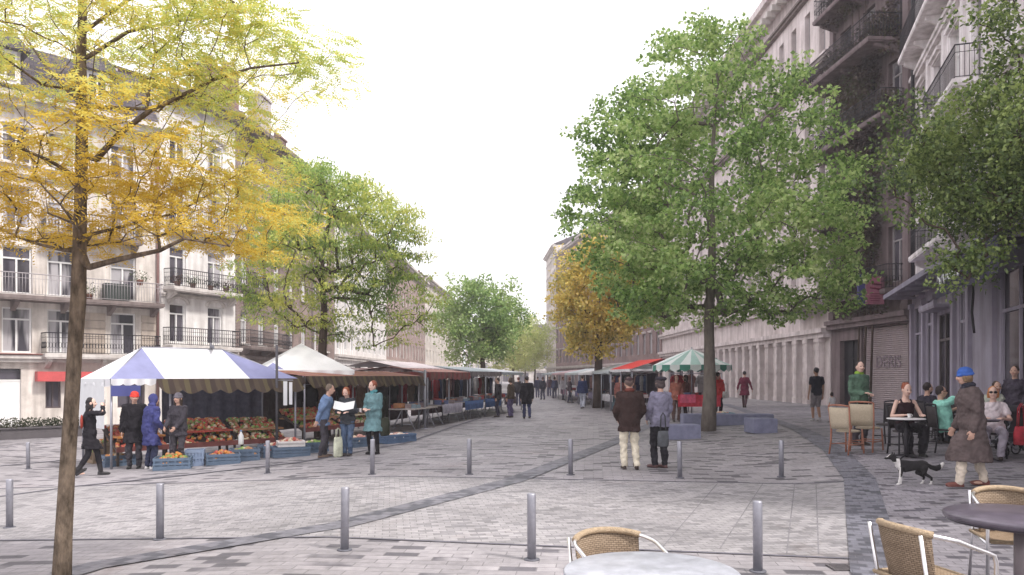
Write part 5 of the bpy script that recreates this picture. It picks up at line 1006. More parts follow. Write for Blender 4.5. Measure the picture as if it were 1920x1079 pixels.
# green and white striped parasol
p = onY(1297, 29.0); t = thing('market_parasol', 'big green and white striped market parasol above the red cloth table', 'parasol', p); GR = mat("parasol green", (.07, .25, .19), .7, .1, 3); PW = mat("parasol white", (.70, .74, .72), .7, .05, 3); n = 24; m = MB(); Rr = 1.45; zt = 2.62; ze = 2.02
def par(i, k, j=None): a = 2*math.pi*i/n; r = Rr*k; return (r*math.cos(a), r*math.sin(a), zt-(zt-ze)*(k**1.15)-.04*math.sin(math.pi*k)*(i % 3 > 0))
for i in range(n):
    for q in range(6): m.add([par(i, q/6), par(i, (q+1)/6), par(i+1, (q+1)/6), par(i+1, q/6)], [(0, 1, 2, 3)] if q else [(0, 1, 2)], 1 if i % 2 else 0, True)
    a0, a1 = 2*math.pi*i/n, 2*math.pi*(i+1)/n; am = (a0+a1)/2
    m.add([par(i, 1), (Rr*1.005*math.cos(a0), Rr*1.005*math.sin(a0), ze-.16), (Rr*1.01*math.cos(am), Rr*1.01*math.sin(am), ze-.26), (Rr*1.005*math.cos(a1), Rr*1.005*math.sin(a1), ze-.16), par(i+1, 1)], [(0, 1, 2, 3, 4)], 0 if i % 2 else 2)
m.build('canopy', [PW, mat("faded parasol green", (.34, .50, .45), .7, .1, 3), GR], t); MB().tube([(0, 0, .1), (0, 0, zt+.08)], .025, 8).build('pole', STEEL, t); m = MB(); m.rings([((0, 0, 0), .28, .28), ((0, 0, .1), .26, .26), ((0, 0, .16), .06, .06)]); m.build('base', mat("concrete foot", (.3, .29, .29), .9), t); m = MB()
for i in range(0, n, 3): m.tube([(0, 0, zt-.6), tuple(Vector(par(i, .55))-Vector((0, 0, .03)))], .010, 4); m.tube([(0, 0, zt-.03), tuple(Vector(par(i, 1))-Vector((0, 0, .02)))], .010, 4)
m.build('ribs', STEEL, t)
# tall grey post at the corner of the row
p = onY(797, 26.3); t = thing('metal_post', 'tall plain grey metal post at the stall corner', 'post', p); m = MB(); m.tube([(0, 0, .02), (0, 0, 2.0)], .045, 10); m.build('pole', STEEL, t); MB().box((0, 0, .012), (.22, .22, .024)).build('base_plate', STEEL, t); m = MB(); m.tube([(0, 0, 1.9), (-.45, .1, 1.97)], .025, 6); m.build('arm', STEEL, t)
p = onY(519, 20.0); t = thing('metal_post', 'dark slender post carrying two white hanging strips between the tents', 'post', p); m = MB(); m.tube([(0, 0, 0), (0, 0, 2.75)], .035, 8); m.build('pole', mat("dark post", (.08, .075, .085), .6), t); MB().box((.22, 0, 1.5), (.10, .02, .62)).build('strip', TW, t); MB().box((.36, 0, 1.5), (.08, .02, .58)).build('strip', TW, t); m = MB(); m.tube([(0, 0, 1.84), (.42, 0, 1.84)], .012, 5); m.build('arm', STEEL, t)
for m_ in (TW, TB, GREYT, PALET, PINKT, RUST, OLIVE): thin(m_, .22)
# produce: plastic crates, heaps of fruit, sloping displays
CRB = mat("blue plastic crate", (.105, .15, .215), .5, .15, 4)
def crate_mesh(w, d, h, mtl):
    k = ('crate', w, d, h, mtl.name)
    if k in _wm: return _wm[k]
    m = MB(); t = .025; m.box((0, 0, .012), (w, d, .024))
    for s in (-1, 1):
        for z, hh in ((h-.03, .06), (h*.5, .035), (.055, .06)): m.box((0, s*(d/2-t/2), z), (w, t, hh)); m.box((s*(w/2-t/2), 0, z), (t, d-2*t, hh))
        for i in range(6): m.box((-w/2+.03+(w-.06)*i/5, s*(d/2-t/2), h*.5), (.035, t*.8, h-.03))
        for i in range(1, 4): m.box((s*(w/2-t/2), -d/2+d*i/4, h*.5), (t*.8, .035, h-.03))
        m.box((0, s*(d/2-t*1.2), h*.45), (w-.06, .008, h*.8)); m.box((s*(w/2-t*1.2), 0, h*.45), (.008, d-.06, h*.8))
    _wm[k] = m.mesh('crate', mtl); return _wm[k]
ORG = mat("oranges", (.52, .21, .05), .5, .2, 3); RED = mat("red fruit", (.40, .075, .05), .4, .3, 3); BRN = mat("russet produce", (.38, .20, .10), .7, .4, 3); GRN = mat("green produce", (.20, .30, .08), .6, .4, 3); CRM = mat("pale produce", (.60, .50, .36), .7, .3, 3); PNK = mat("pinkish produce", (.52, .28, .24), .6, .3, 3)
def heap(label, p, w, d, h, mats_, r, seed, rz=0, z0=0, name='fruit_heap', n=None, slope=0):
    rng = random.Random(seed); m = MB(); n = n or int(w*d/(r*r)*.9)
    for i in range(n):
        x, y = rng.uniform(-.5, .5), rng.uniform(-.5, .5); zz = z0+h*(1-(2*max(abs(x), abs(y)))**2)*rng.uniform(.55, 1)+slope*(y+.5); rr = r*rng.uniform(.8, 1.2); m.ell((x*w*.92, y*d*.9, zz), (rr, rr, rr*.92), None, 7, 5, rng.randrange(len(mats_)))
    m.box((0, 0, z0+h*.25+slope*.5-.02), (w*.9, d*.85, h*.3), 0, 0)
    o = m.build(name, mats_, None, p, rz); tag(o, label, 'produce', None, 'stuff'); return o
def crate(label, px_, Y, rz, size=(.62, .42, .24), heap_=None, mtl=CRB, lift=0):
    p = onY(px_, Y); p.z += lift; o = link('crate', crate_mesh(*size, mtl), None, p, rz); tag(o, label, 'crate', 'plastic crates on the paving'); 
    if heap_: heap(heap_[0], p, size[0]-.07, size[1]-.07, heap_[1], heap_[2], heap_[3], int(px_), rz, size[2]*.55)
F = R(45)
crate('blue crate of orange produce beside the woman with the phone', 220, 18.2, F, (.7, .5, .26), ('heap of orange and russet produce in the crate by the phone woman', .16, [ORG, BRN, CRM], .05))
crate('blue crate at the feet of the royal blue coat', 325, 16.75, .3, (.75, .55, .26), ('heap of oranges and greens at the feet of the royal blue coat', .2, [ORG, ORG, GRN, BRN], .045))
crate('empty pale blue crate standing right of the oranges', 366, 17.3, .3, (.40, .40, .36), None, mat("pale blue crate", (.26, .33, .46), .5, .15, 4))
crate('long blue crate with russet roots near the first bollard gap', 418, 17.35, .4, (.72, .5, .24), ('heap of russet roots in the long blue crate', .16, [BRN, RED, ORG], .045))
crate('blue crate with white tray edge beside the russet roots', 458, 17.9, .4, (.66, .48, .28), ('heap of pale green vegetables beside the russet roots', .14, [GRN, CRM, BRN], .05))
crate('blue crate under the white box of pink produce', 512, 18.6, .6, (.62, .5, .28), ('pinkish heap under the tent edge', .16, [PNK, CRM, RED], .045))
crate('blue crate under a shallow white box', 545, 18.35, .4, (.85, .5, .24), None)
crate('shallow white box on the blue crate', 545, 18.35, .4, (.62, .42, .13), ('pinkish produce heaped in the shallow white box', .12, [PNK, CRM, RED], .04), mat("white box", (.68, .64, .62), .6), .245)
crate('blue crate behind the denim jacketed man', 588, 19.2, .6, (.62, .45, .26), ('green heap behind the denim jacketed man', .14, [GRN, GRN, CRM], .05))
crate('blue crate behind the jeans of the reading woman', 672, 20.2, .7, (.62, .45, .26), ('pale heap behind the reading woman', .14, [CRM, PNK], .05))
crate('dark blue crate with pale packets beside the turquoise coat', 742, 21.0, .75, (.95, .6, .24), ('pale packets in the dark blue crate', .10, [CRM, mat("white packets", (.7, .68, .66), .6), PNK], .06), mat("slate blue crate", (.10, .155, .25), .5, .15))
crate('brown carton of plants behind the woman with the phone', 196, 19.4, F, (.7, .5, .5), ('mixed orange blooms behind the phone woman', .35, [ORG, GRN, BRN, CRM], .06), mat("brown carton", (.26, .19, .13), .9))
def display(label, x0, x1, y, hl, mats_, seed, back=.85, O=(S0[0], S0[1], g0), rzT=R(45)):
    """sloping display bench, local frame of the tent"""
    M_ = Matrix.Translation(O) @ Matrix.Rotation(rzT, 4, 'Z'); p = M_ @ Vector(((x0+x1)/2, y, 0)); w = x1-x0
    t = thing('display_bench', label, 'stall bench', p, rzT, 'sloping fruit displays under the tent'); m = MB(); m.add([(-w/2, -.5, .38), (w/2, -.5, .38), (w/2, .5, back), (-w/2, .5, back), (-w/2, -.5, .34), (w/2, -.5, .34), (w/2, .5, back-.04), (-w/2, .5, back-.04)], [(0, 1, 2, 3), (7, 6, 5, 4), (0, 4, 5, 1), (1, 5, 6, 2), (2, 6, 7, 3), (3, 7, 4, 0)]); m.build('sloping_top', DARKWOOD, t)
    for sx in (-1, 1):
        for yy, hh in ((-.44, .36), (.44, back-.08)): MB().box((sx*(w/2-.05), yy, hh/2), (.05, .05, hh)).build('leg', DARKWOOD, t)
    MB().box((0, -.52, .40), (w, .04, .12)).build('front_board', mat("stained wine board", (.16, .05, .045), .7, .3), t); heap(hl, p, w, 1.0, .13, mats_, .045, seed, rzT, .42, 'produce_heap', int(w*240), back-.38)
rzT = R(45)
display('sloping display behind the red hatted man', .3, 1.5, 1.0, 'orange and red fruit sloping up behind the red hatted man', [ORG, RED, RED, BRN], 3); display('wide sloping display of red produce in the middle of the tent', 1.65, 3.2, .95, 'dark red produce sloping up in the middle of the tent', [RED, RED, BRN, GRN, CRM, ORG], 4, .95); display('sloping display of russet and green produce under the tent end', 3.3, 4.6, .95, 'russet and green produce sloping up under the tent end', [BRN, RED, GRN, CRM], 5, .92)
O3 = (-5.6, 20.9, gz(-4.8)); r3 = frame_of((-5.6, 20.9), (-3.1, 26.4))[0]
display('sloping display of brown and green produce, first under the rust striped awning', .2, 1.9, .7, 'brown and green produce under the rust striped awning', [BRN, GRN, RED], 6, .9, O3, r3); display('sloping display of pale roots and greens, second under the rust striped awning', 2.1, 3.7, .75, 'pale roots and greens under the rust striped awning', [CRM, GRN, BRN, PNK], 7, .9, O3, r3)
p = onY(462, 18.15); t = thing('bottle', 'white plastic bottle standing on the crate edge before the tent', 'bottle', p+Vector((-.09, -.1, .36)), 0); m = MB(); m.rings([((0, 0, 0), .055, .055), ((0, 0, .02), .06, .06), ((0, 0, .2), .06, .06), ((0, 0, .27), .025, .025), ((0, 0, .30), .022, .022)]); m.build('body', mat("white plastic", (.75, .75, .75), .4, .03), t); MB().tube([(0, 0, .30), (0, 0, .335)], .025, 10).build('cap', mat("bottle cap", (.2, .3, .5), .4), t)
# trestle tables, goods and hanging clothes along the rows
def table(label, p, rz, w, d, h, clothc=None, group='trestle tables of the market row'):
    t = thing('trestle_table', label, 'table', p, rz, group); MB().box((0, 0, h-.02), (w, d, .04)).build('tabletop', mat("pale board", (.45, .40, .38), .7, .2), t)
    for sx in (-1, 1):
        m = MB()
        for sy in (-1, 1): m.tube([(sx*(w/2-.2), sy*.06, h-.04), (sx*(w/2-.2), sy*(d/2-.03), 0)], .02, 6)
        m.tube([(sx*(w/2-.2), -d*.33, h*.3), (sx*(w/2-.2), d*.33, h*.3)], .014, 5); m.build('trestle', STEEL, t)
    if clothc:
        m = MB(); zt = h+.006; dr = h*.45; K = 14; vs = []
        for i in range(K+1): x = -w/2-.02+(w+.04)*i/K; wv = .03*math.sin(i*1.9); vs += [(x, d/2+.02, zt), (x, -d/2-.02, zt), (x, -d/2-.03+wv*.4, zt-dr*.5), (x, -d/2-.035+wv, zt-dr)]
        m.add(vs, [(i*4+j, i*4+j+1, (i+1)*4+j+1, (i+1)*4+j) for i in range(K) for j in range(3)], 0, True); m.build('cloth', cloth(clothc), t)
    return t
def along(P0, P1, u, off): d = Vector((P1[0]-P0[0], P1[1]-P0[1], 0)).normalized(); p = Vector((P0[0], P0[1], 0))+d*u+Vector((-d.y, d.x, 0))*off; p.z = gz(p.x); return p
RW0, RW1 = (-2.9, 26.9), (.55, 39.6); rr, _ = frame_of(RW0, RW1)
FOLD = [cloth(c) for c in ((.55, .52, .52), (.10, .12, .22), (.35, .08, .08), (.25, .2, .2), (.08, .07, .08), (.42, .20, .10), (.20, .26, .30))]
for i, (u, w, cc, lb, hl) in enumerate(((-.7, 2.2, None, 'grey trestle table beside the tall grey post', 'pale folded goods on the table beside the grey post'), (1.9, 2.2, (.30, .28, .33), 'trestle table with pale cloth, under the dull red awning', 'folded clothes on the pale cloth table'), (4.5, 2.4, (.055, .10, .22), 'trestle table with blue cloth, nearer of the pair', 'dark folded clothes on the nearer blue cloth table'), (7.2, 2.4, (.05, .09, .20), 'trestle table with blue cloth, farther of the pair', 'mixed goods on the farther blue cloth table'), (10, 2.2, (.09, .07, .08), 'trestle table with black cloth at the row end', 'small goods on the black cloth table'))):
    p = along(RW0, RW1, u, .25); table(lb, p, rr, w, .9, .74, cc); rng = random.Random(i); m = MB()
    for k in range(34): m.box((rng.uniform(-.45, .45)*w, rng.uniform(-.35, .35), .775+rng.uniform(0, .07)), (rng.uniform(.12, .34), rng.uniform(.12, .28), rng.uniform(.04, .22)), rng.uniform(-.5, .5), rng.randrange(7))
    tag(m.build('folded_goods', FOLD, None, p, rr), hl, 'goods', None, 'stuff')
def garment_mesh(w, h, mtl):
    m = MB(); n = 8; vs = []
    rings_ = [((0, 0, 0), .03, .02), ((0, 0, -.03), w*.42, .05), ((0, 0, -.12), w*.5, .07), ((0, 0, -h*.5), w*.42, .06), ((0, 0, -h), w*.48, .075)]; m.rings(rings_, n=10)
    for s in (-1, 1): m.tube([(s*w*.40, 0, -.07), (s*w*.56, 0, -h*.35), (s*w*.58, .02, -h*.62)], [.06, .05, .045], 6)
    m.tube([(0, 0, 0), (0, 0, .06)], .006, 4); return m.mesh('garment', mtl)
GC = [((.30, .035, .045), 'crimson'), ((.045, .05, .12), 'navy'), ((.03, .028, .032), 'black'), ((.42, .40, .40), 'pale grey'), ((.14, .06, .07), 'maroon'), ((.20, .14, .10), 'brown'), ((.09, .13, .24), 'denim blue'), ((.36, .20, .18), 'dusty rose')]
GM = [garment_mesh(.44, .78, cloth(c)) for c, _ in GC]
def rail(label, P0, P1, u0, u1, off, z, names, where):
    a, b = along(P0, P1, u0, off), along(P0, P1, u1, off); t = thing('clothes_rail', label, 'clothes rail', a, frame_of(a, b)[0]); L = (b-a).length; m = MB(); m.tube([(0, 0, z), (L, 0, z)], .016, 6); m.build('bar', STEEL, t)
    for x in (0, L): m = MB(); m.tube([(x, 0, .02), (x, 0, z)], .016, 6); m.tube([(x, -.25, .02), (x, .25, .02)], .016, 6); m.build('stand', STEEL, t)
    n = len(names)
    for i, k in enumerate(names):
        p = a.lerp(b, (i+.6)/(n+.2)); p.z = a.z+z-.055; o = link('garment', GM[k], None, p, frame_of(a, b)[0]+(.12*((i*7) % 5-2))); w_ = ['first', 'second', 'third', 'fourth', 'fifth', 'sixth', 'seventh'][i]; tag(o, '%s garment hanging %s on %s' % (GC[k][1], w_, where), 'garment', 'clothes hanging in the market stalls')
rail('clothes rail under the dull red awning', RW0, RW1, .3, 3.6, 1.6, 1.72, (2, 4, 0, 5, 2, 3), 'the rail under the dull red awning'); rail('clothes rail behind the blue cloth tables', RW0, RW1, 4.3, 8.0, 1.5, 1.72, (0, 1, 2, 7, 4, 2, 6), 'the rail behind the blue cloth tables'); rail('clothes rail at the far row end', RW0, RW1, 8.6, 11.8, 1.2, 1.72, (3, 0, 5, 2, 1), 'the rail at the far row end')
rail('clothes rail under the rust striped awning', (-5.6, 20.9), (-3.1, 26.4), 2.4, 5.6, 2.0, 1.70, (2, 5, 4, 2, 0, 5), 'the rail under the rust striped awning')
def screen(label, P0, P1, off, col, seed):  # added sheets whose dark colour stands for the dim stall interiors
    a, b = along(P0, P1, 0, off), along(P0, P1, (Vector((P1[0], P1[1]))-Vector((P0[0], P0[1]))).length, off); rz_, L_ = frame_of(a, b); t = thing('shade_backdrop', label, 'shade sheet', a, rz_); m = MB(); vs = []; K = int(L_*7)
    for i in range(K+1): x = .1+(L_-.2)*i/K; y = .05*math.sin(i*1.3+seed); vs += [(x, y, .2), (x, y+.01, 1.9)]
    m.add(vs, [(i*2, i*2+2, i*2+3, i*2+1) for i in range(K)], 0, True); m.build('dark_sheet', cloth(col), t)
screen('added dark sheet darkening the dull red awning stall behind its clothes', (-2.9, 26.9), (-1.7, 30.9), 2.6, (.13, .105, .11), 1); screen('added plum dark sheet darkening the back of the blue cloth stall', (-1.65, 31.1), (-.5, 35.2), 2.6, (.15, .10, .11), 2); screen('added dark sheet darkening the stall at the far end of the long row', (-.45, 35.4), (.55, 39.6), 2.6, (.12, .11, .13), 3)
screen('added violet dark sheet darkening the back of the aqua stall', (4.75, 37.6), (4.35, 42), -2.4, (.07, .055, .075), 4); screen('added dark sheet darkening the back of the white roofed stall', (4.35, 42), (4.0, 47), -2.4, (.06, .05, .06), 5); screen('added dark sheet darkening the back of the third pale stall', (4.0, 47), (3.6, 53), -2.4, (.07, .055, .08), 6); screen('added dark sheet darkening the back of the dusty pink stall', (3.6, 53), (3.15, 61), -2.4, (.06, .05, .07), 7)
m = MB(); t = thing('shade_backdrop', 'dark shade sheet added behind the rust striped awning to darken its interior', 'shade sheet', (-5.6, 20.9, gz(-5.2)), frame_of((-5.6, 20.9), (-3.1, 26.4))[0]); vs = []
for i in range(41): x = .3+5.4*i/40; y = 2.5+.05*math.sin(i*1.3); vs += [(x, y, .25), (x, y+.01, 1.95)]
m.add(vs, [(i*2, i*2+2, i*2+3, i*2+1) for i in range(40)], 0, True); m.build('dark_sheet', cloth((.095, .08, .08)), t)  # added sheet, its dark colour supplies the shade under this awning
for i, (u, w, cc, lb, hl) in enumerate(((.9, 1.6, (.36, .05, .06), 'table under a crimson cloth under the scarlet awning', 'goods on the crimson cloth table'), (5.6, 2.6, (.45, .44, .46), 'table under a pale cloth in the aqua stall', 'white goods on the pale cloth table'), (10, 2.8, (.16, .14, .2), 'table under a slate cloth in the white roofed stall', 'goods on the slate cloth table'), (15, 3, (.12, .11, .2), 'table under a navy cloth in the third stall beyond the scarlet awning', 'goods on the navy cloth table'), (22, 3.5, (.2, .12, .16), 'table under a plum cloth in the dusty pink stall', 'goods on the plum cloth table'))):
    P0, P1 = (5.15, 33.4), (2.7, 70); p = along(P0, P1, u, -.5); r2 = frame_of(P0, P1)[0]; table(lb, p, r2+math.pi, w, .9, .76, cc, 'tables of the pale stalls'); rng = random.Random(i+9); m = MB()
    for k in range(18): m.box((rng.uniform(-.45, .45)*w, rng.uniform(-.35, .35), .80+rng.uniform(0, .05)), (rng.uniform(.12, .3), rng.uniform(.12, .28), rng.uniform(.05, .22)), rng.uniform(-.5, .5), rng.randrange(5))
    tag(m.build('folded_goods', FOLD, None, p, r2), hl, 'goods', None, 'stuff')
rail('clothes rail in the aqua stall', (5.15, 33.4), (2.7, 70), 4.6, 8.2, -1.8, 1.7, (6, 3, 1, 7, 2), 'the rail in the aqua stall'); rail('clothes rail in the white roofed stall', (5.15, 33.4), (2.7, 70), 8.8, 13.2, -1.6, 1.7, (2, 7, 1, 0, 3, 6), 'the rail in the white roofed stall'); rail('clothes rail in the third pale stall', (5.15, 33.4), (2.7, 70), 14, 19, -1.4, 1.7, (1, 2, 4, 1, 7), 'the rail in the third pale stall')
p = onY(1306, 28.2); table('table under a vivid red cloth below the green striped parasol', p, 0, 1.5, .8, .92, (.55, .05, .08), None); rng = random.Random(77); m = MB()
for k in range(14): m.box((rng.uniform(-.6, .6), rng.uniform(-.28, .28), .96), (.2, .16, .1), rng.uniform(-.5, .5), rng.randrange(5))
tag(m.build('folded_goods', FOLD, None, p, 0), 'small goods on the vivid red cloth table', 'goods', None, 'stuff'); m = MB(); m.box((-.42, -.45, .80), (.55, .05, .3)); m.build('cloth_panel', cloth((.66, .12, .2)), bpy.data.objects[p and 'trestle_table.010' if 'trestle_table.010' in bpy.data.objects else 'trestle_table'])
rail('clothes rail behind the green striped parasol', (6.2, 30.4), (8.4, 30.6), 0, 2.1, 0, 1.75, (0, 7, 3, 0), 'the rail behind the green striped parasol')
crate('teal crate of packets behind the maple trunk', 1355, 27.0, .1, (.7, .5, .3), ('white packets heaped in the teal crate', .15, [mat("white packets", (.7, .68, .66), .6), CRM, PNK], .07), mat("teal crate", (.08, .27, .32), .5, .15))
# ------------------------------------------------------------------ bollards, stone blocks, cafe furniture
BOL = MB(); BOL.rings([((0, 0, 0), .042, .042), ((0, 0, .62), .042, .042), ((0, 0, .632), .038, .038), ((0, 0, .634), .0, .0)], n=16); BOLM = BOL.mesh('shaft', STEEL); BB = MB(); BB.rings([((0, 0, .0), .075, .075), ((0, 0, .012), .073, .073)], n=16); BBM = BB.mesh('base_ring', mat("dark base ring", (.12, .12, .14), .6))
b0 = None
for i, (x, y, lb) in enumerate(((18, 990, 'grey steel bollard nearest the frame edge, near row, before the golden tree'), (300, 1012, 'grey steel bollard in the near row next beyond the golden tree trunk'), (646, 1032, 'grey steel bollard in the near row beside the diagonal dark gutter'), (997, 1050, 'grey steel bollard in the near row just before the front rattan chair'), (1421, 1072, 'grey steel bollard in the near row on the stained paving by the cafe tables'),
        (53, 880, 'small grey bollard in the back row in front of the cream shop'), (502, 888, 'small grey bollard in the back row before the blue tent crates'), (698, 890, 'small grey bollard in the back row before the turquoise coat'), (880, 890, 'small grey bollard in the back row alone on the open paving'), (1070, 891, 'small grey bollard in the back row beside the brown jacketed man'), (1275, 897, 'small grey bollard in the back row before the lilac stone block'), (1465, 895, 'small grey bollard in the back row nearest the curved dark gutter'))):
    p = pix(x, y)
    if b0 is None: b0 = thing('bollard', lb, 'bollard', p, 0, 'grey steel bollards'); link('shaft', BOLM, b0); link('base_ring', BBM, b0)
    else: dup(b0, p, i*1.3, lb).rotation_euler = (R((i*37 % 5-2)*.35), R((i*23 % 5-2)*.35), i*1.3)
p = pix(1577, 1066); t = thing('drain_grate', 'small dark iron drain grate in the stained paving by the near bollard', 'drain grate', (p.x, p.y, .006)); m = MB(); m.box((0, .155, .003), (.34, .03, .012)); m.box((0, -.155, .003), (.34, .03, .012)); m.box((.155, 0, .003), (.03, .28, .012)); m.box((-.155, 0, .003), (.03, .28, .012))
for k in range(6): m.box((0, -.11+.044*k, .001), (.28, .018, .010))
t.scale = (.6, .6, 1); m.build('grate', mat('worn iron', (.10, .09, .095), .6, .3, 20), t); MB().box((0, 0, -.003), (.30, .30, .002)).build('shade_plate', mat("drain pit", (.01, .01, .01), 1), t)  # flat black plate, the darkness of the hole is put into its colour
GRAN = mat("blue violet granite", (.205, .21, .30), .7, .2, 5, .5, 60)
def block(label, p, rz, w, d, h, nm='stone_block'):
    m = MB(); b = .02; m.rings([((0, 0, 0), 1, 1)], caps=False) if False else None
    t = thing(nm, label, 'stone seat', p, rz, 'granite seats round the maple'); m = MB()
    for z, e in ((0, 0), (h-b, 0), (h, b)): m.v += [(-w/2+e, -d/2+e, z), (w/2-e, -d/2+e, z), (w/2-e, d/2-e, z), (-w/2+e, d/2-e, z)]
    fs = [(i*4+j, i*4+(j+1) % 4, (i+1)*4+(j+1) % 4, (i+1)*4+j) for i in range(2) for j in range(4)]+[(8, 9, 10, 11), (3, 2, 1, 0)]; m.f = [list(f) for f in fs]; m.m = [0]*len(fs); m.s = [False]*len(fs); m.build('block', GRAN, t)
    MB().box((0, 0, .015), (w-.08, d-.08, .03)).build('plinth', LINE, t)
block('violet grey granite block seat beside the beret wearer', onY(1276, 21.4), .05, .98, .55, .40); block('violet grey granite cube at the free end of the long bench', onY(1426, 21.9), .08, .68, .72, .41); block('long low granite bench running behind the maple trunk', onY(1362, 25.2), -.02, 2.9, .55, .37, 'stone_bench')
RAT = brickmat("woven rattan", (.34, .26, .185), (.26, .195, .135), (.09, .06, .045), .030, .013, 'xz', .0016); RATY = brickmat("woven rattan seat", (.34, .26, .185), (.27, .20, .135), (.12, .07, .035), .030, .013, 'xy', .0016); RATR = mat("rattan binding", (.41, .31, .205), .6, .25, 40, .8, 120)
def arm_chair(label, p, rz):
    t = thing('rattan_armchair', label, 'chair', p, rz, 'aluminium armchairs with rattan weave'); W_, bz, az = .275, .80, .665
    def U(a, k=1, dz=0): return (W_*k*math.sin(a), -.07-.26*k*math.cos(a), bz-.055*(1-math.cos(a))+dz)
    L_ = [(-W_, .20, 0), (-W_, .205, az-.07), (-W_, .19, az-.02), (-W_, .14, az), (-W_, .03, az+.04)]
    m = MB(); m.tube(L_+[U(R(-90+180*i/22)) for i in range(23)]+[(-x, y, z) for x, y, z in reversed(L_)], .0135, 8); m.build('arm_rail', ALU, t)
    m = MB()
    for s in (-1, 1): m.tube([(s*.235, -.30, bz-.02), (s*.23, -.24, .45), (s*.24, -.30, .0)], .0125, 8); m.tube([(s*W_, .195, .43), (s*.23, -.24, .43)], .011, 8)
    m.tube([(-W_, .195, .43), (W_, .195, .43)], .011, 8); m.tube([(-.23, -.24, .43), (.23, -.24, .43)], .011, 8); m.build('frame', ALU, t)
    for s in (-1, 1):
        for y in (.19, -.30): MB().tube([(s*(W_ if y > 0 else .24), y, 0), (s*(W_ if y > 0 else .24), y, .025)], .017, 8).build('foot_cap', IRON, t)
    vs = []; K = 16
    for i in range(K+1):
        a = R(-56+112*i/K)
        for z, k in ((.44, .86), (.56, .91), (.68, .955), (.785, .985)): x, y, _ = U(a, k); vs.append((x, y+.05*(.785-z)/.35, z-.055*(1-math.cos(a))))
    fr = [(i*4+j, i*4+j+1, (i+1)*4+j+1, (i+1)*4+j) for i in range(K) for j in range(3)]; m = MB(); m.add(vs, fr, 0, True); o = m.build('backrest', RAT, t); so = o.modifiers.new("s", 'SOLIDIFY'); so.thickness = .012
    m = MB(); m.tube([U(R(-58+116*i/16), 1, .004) for i in range(17)], .022, 10); m.build('top_binding', RATR, t)
    vs = []; 
    for i in range(9):
        for j in range(9): u, v = i/8-.5, j/8-.5; vs.append((u*.50*(1-.08*(v < -.3)), v*.46-.02, .455-.02*math.cos(u*3)*math.cos(v*3)))
    m = MB(); m.add(vs, [(i*9+j, (i+1)*9+j, (i+1)*9+j+1, i*9+j+1) for i in range(8) for j in range(8)], 0, True); o = m.build('seat', RATY, t); so = o.modifiers.new("s", 'SOLIDIFY'); so.thickness = .014
    m = MB(); m.tube([(-.25, .215, .447), (.25, .215, .447), (.245, -.25, .447), (-.245, -.25, .447), (-.25, .215, .447)], .016, 8); m.build('seat_binding', RATR, t); return t
def round_table(label, p, r, h, mtl, rim, thick=.03, name='cafe_table', legm=STEEL):
    t = thing(name, label, 'table', p, 0); m = MB(); m.rings([((0, 0, h-thick), r-.012, r-.012), ((0, 0, h-thick*.6), r, r), ((0, 0, h-.006), r, r), ((0, 0, h), r-.008, r-.008)], n=64); o = m.build('tabletop', mtl, t); m = MB(); m.rings([((0, 0, h-thick-.002), r-.02, r-.02), ((0, 0, h-thick-.014), r-.03, r-.03)], n=40); m.build('rim', rim, t)
    m = MB(); m.tube([(0, 0, .03), (0, 0, h-thick-.012)], .042, 14); m.build('pedestal', legm, t)
    for i in range(4): a = R(45+90*i); m = MB(); m.tube([(.03*math.cos(a), .03*math.sin(a), .07), (.2*math.cos(a), .2*math.sin(a), .05), (.34*math.cos(a), .34*math.sin(a), .012)], [.022, .018, .012], 8); m.build('foot', legm, t)
    return t
TOPG = mat("pale speckled table top", (.36, .37, .41), .38, .28, 7, 0, 60, 0, .5); TOPD = mat("dark violet table top", (.095, .08, .105), .32, .3, 7, 0, 60, 0, .5)
round_table('round pale grey table cut by the bottom edge of the view', (.73, 4.06, 0), .46, .725, TOPG, STEEL)
arm_chair('rattan backed aluminium armchair tucked behind the pale grey table', (.69, 4.74, 0), R(180+22)).scale = (1.0, 1.0, .925)
round_table('round dark violet table at the corner of the cafe terrace', (3.72, 5.66, 0), .50, .735, TOPD, mat("dark table edge", (.06, .05, .065), .4), .045, legm=mat("grey brown pedestal", (.20, .17, .18), .5, .1, 5, 0, 60, .3))
arm_chair('rattan armchair seen side on, drawn up to the dark violet table', (2.72, 4.98, 0), R(-78)); arm_chair('rattan armchair on the far side of the dark violet table', (4.05, 6.22, 0), R(168)); arm_chair('armchair mostly outside the view in front of the dark violet table', (3.42, 4.42, 0), R(-4))
CANE = mat("cream woven chair back", (.50, .42, .31), .7, .2, 60, .6, 110); CANER = mat("reddish cane", (.33, .14, .09), .6, .25, 10); BLKC = mat("dark woven chair", (.05, .042, .045), .7, .3, 40)
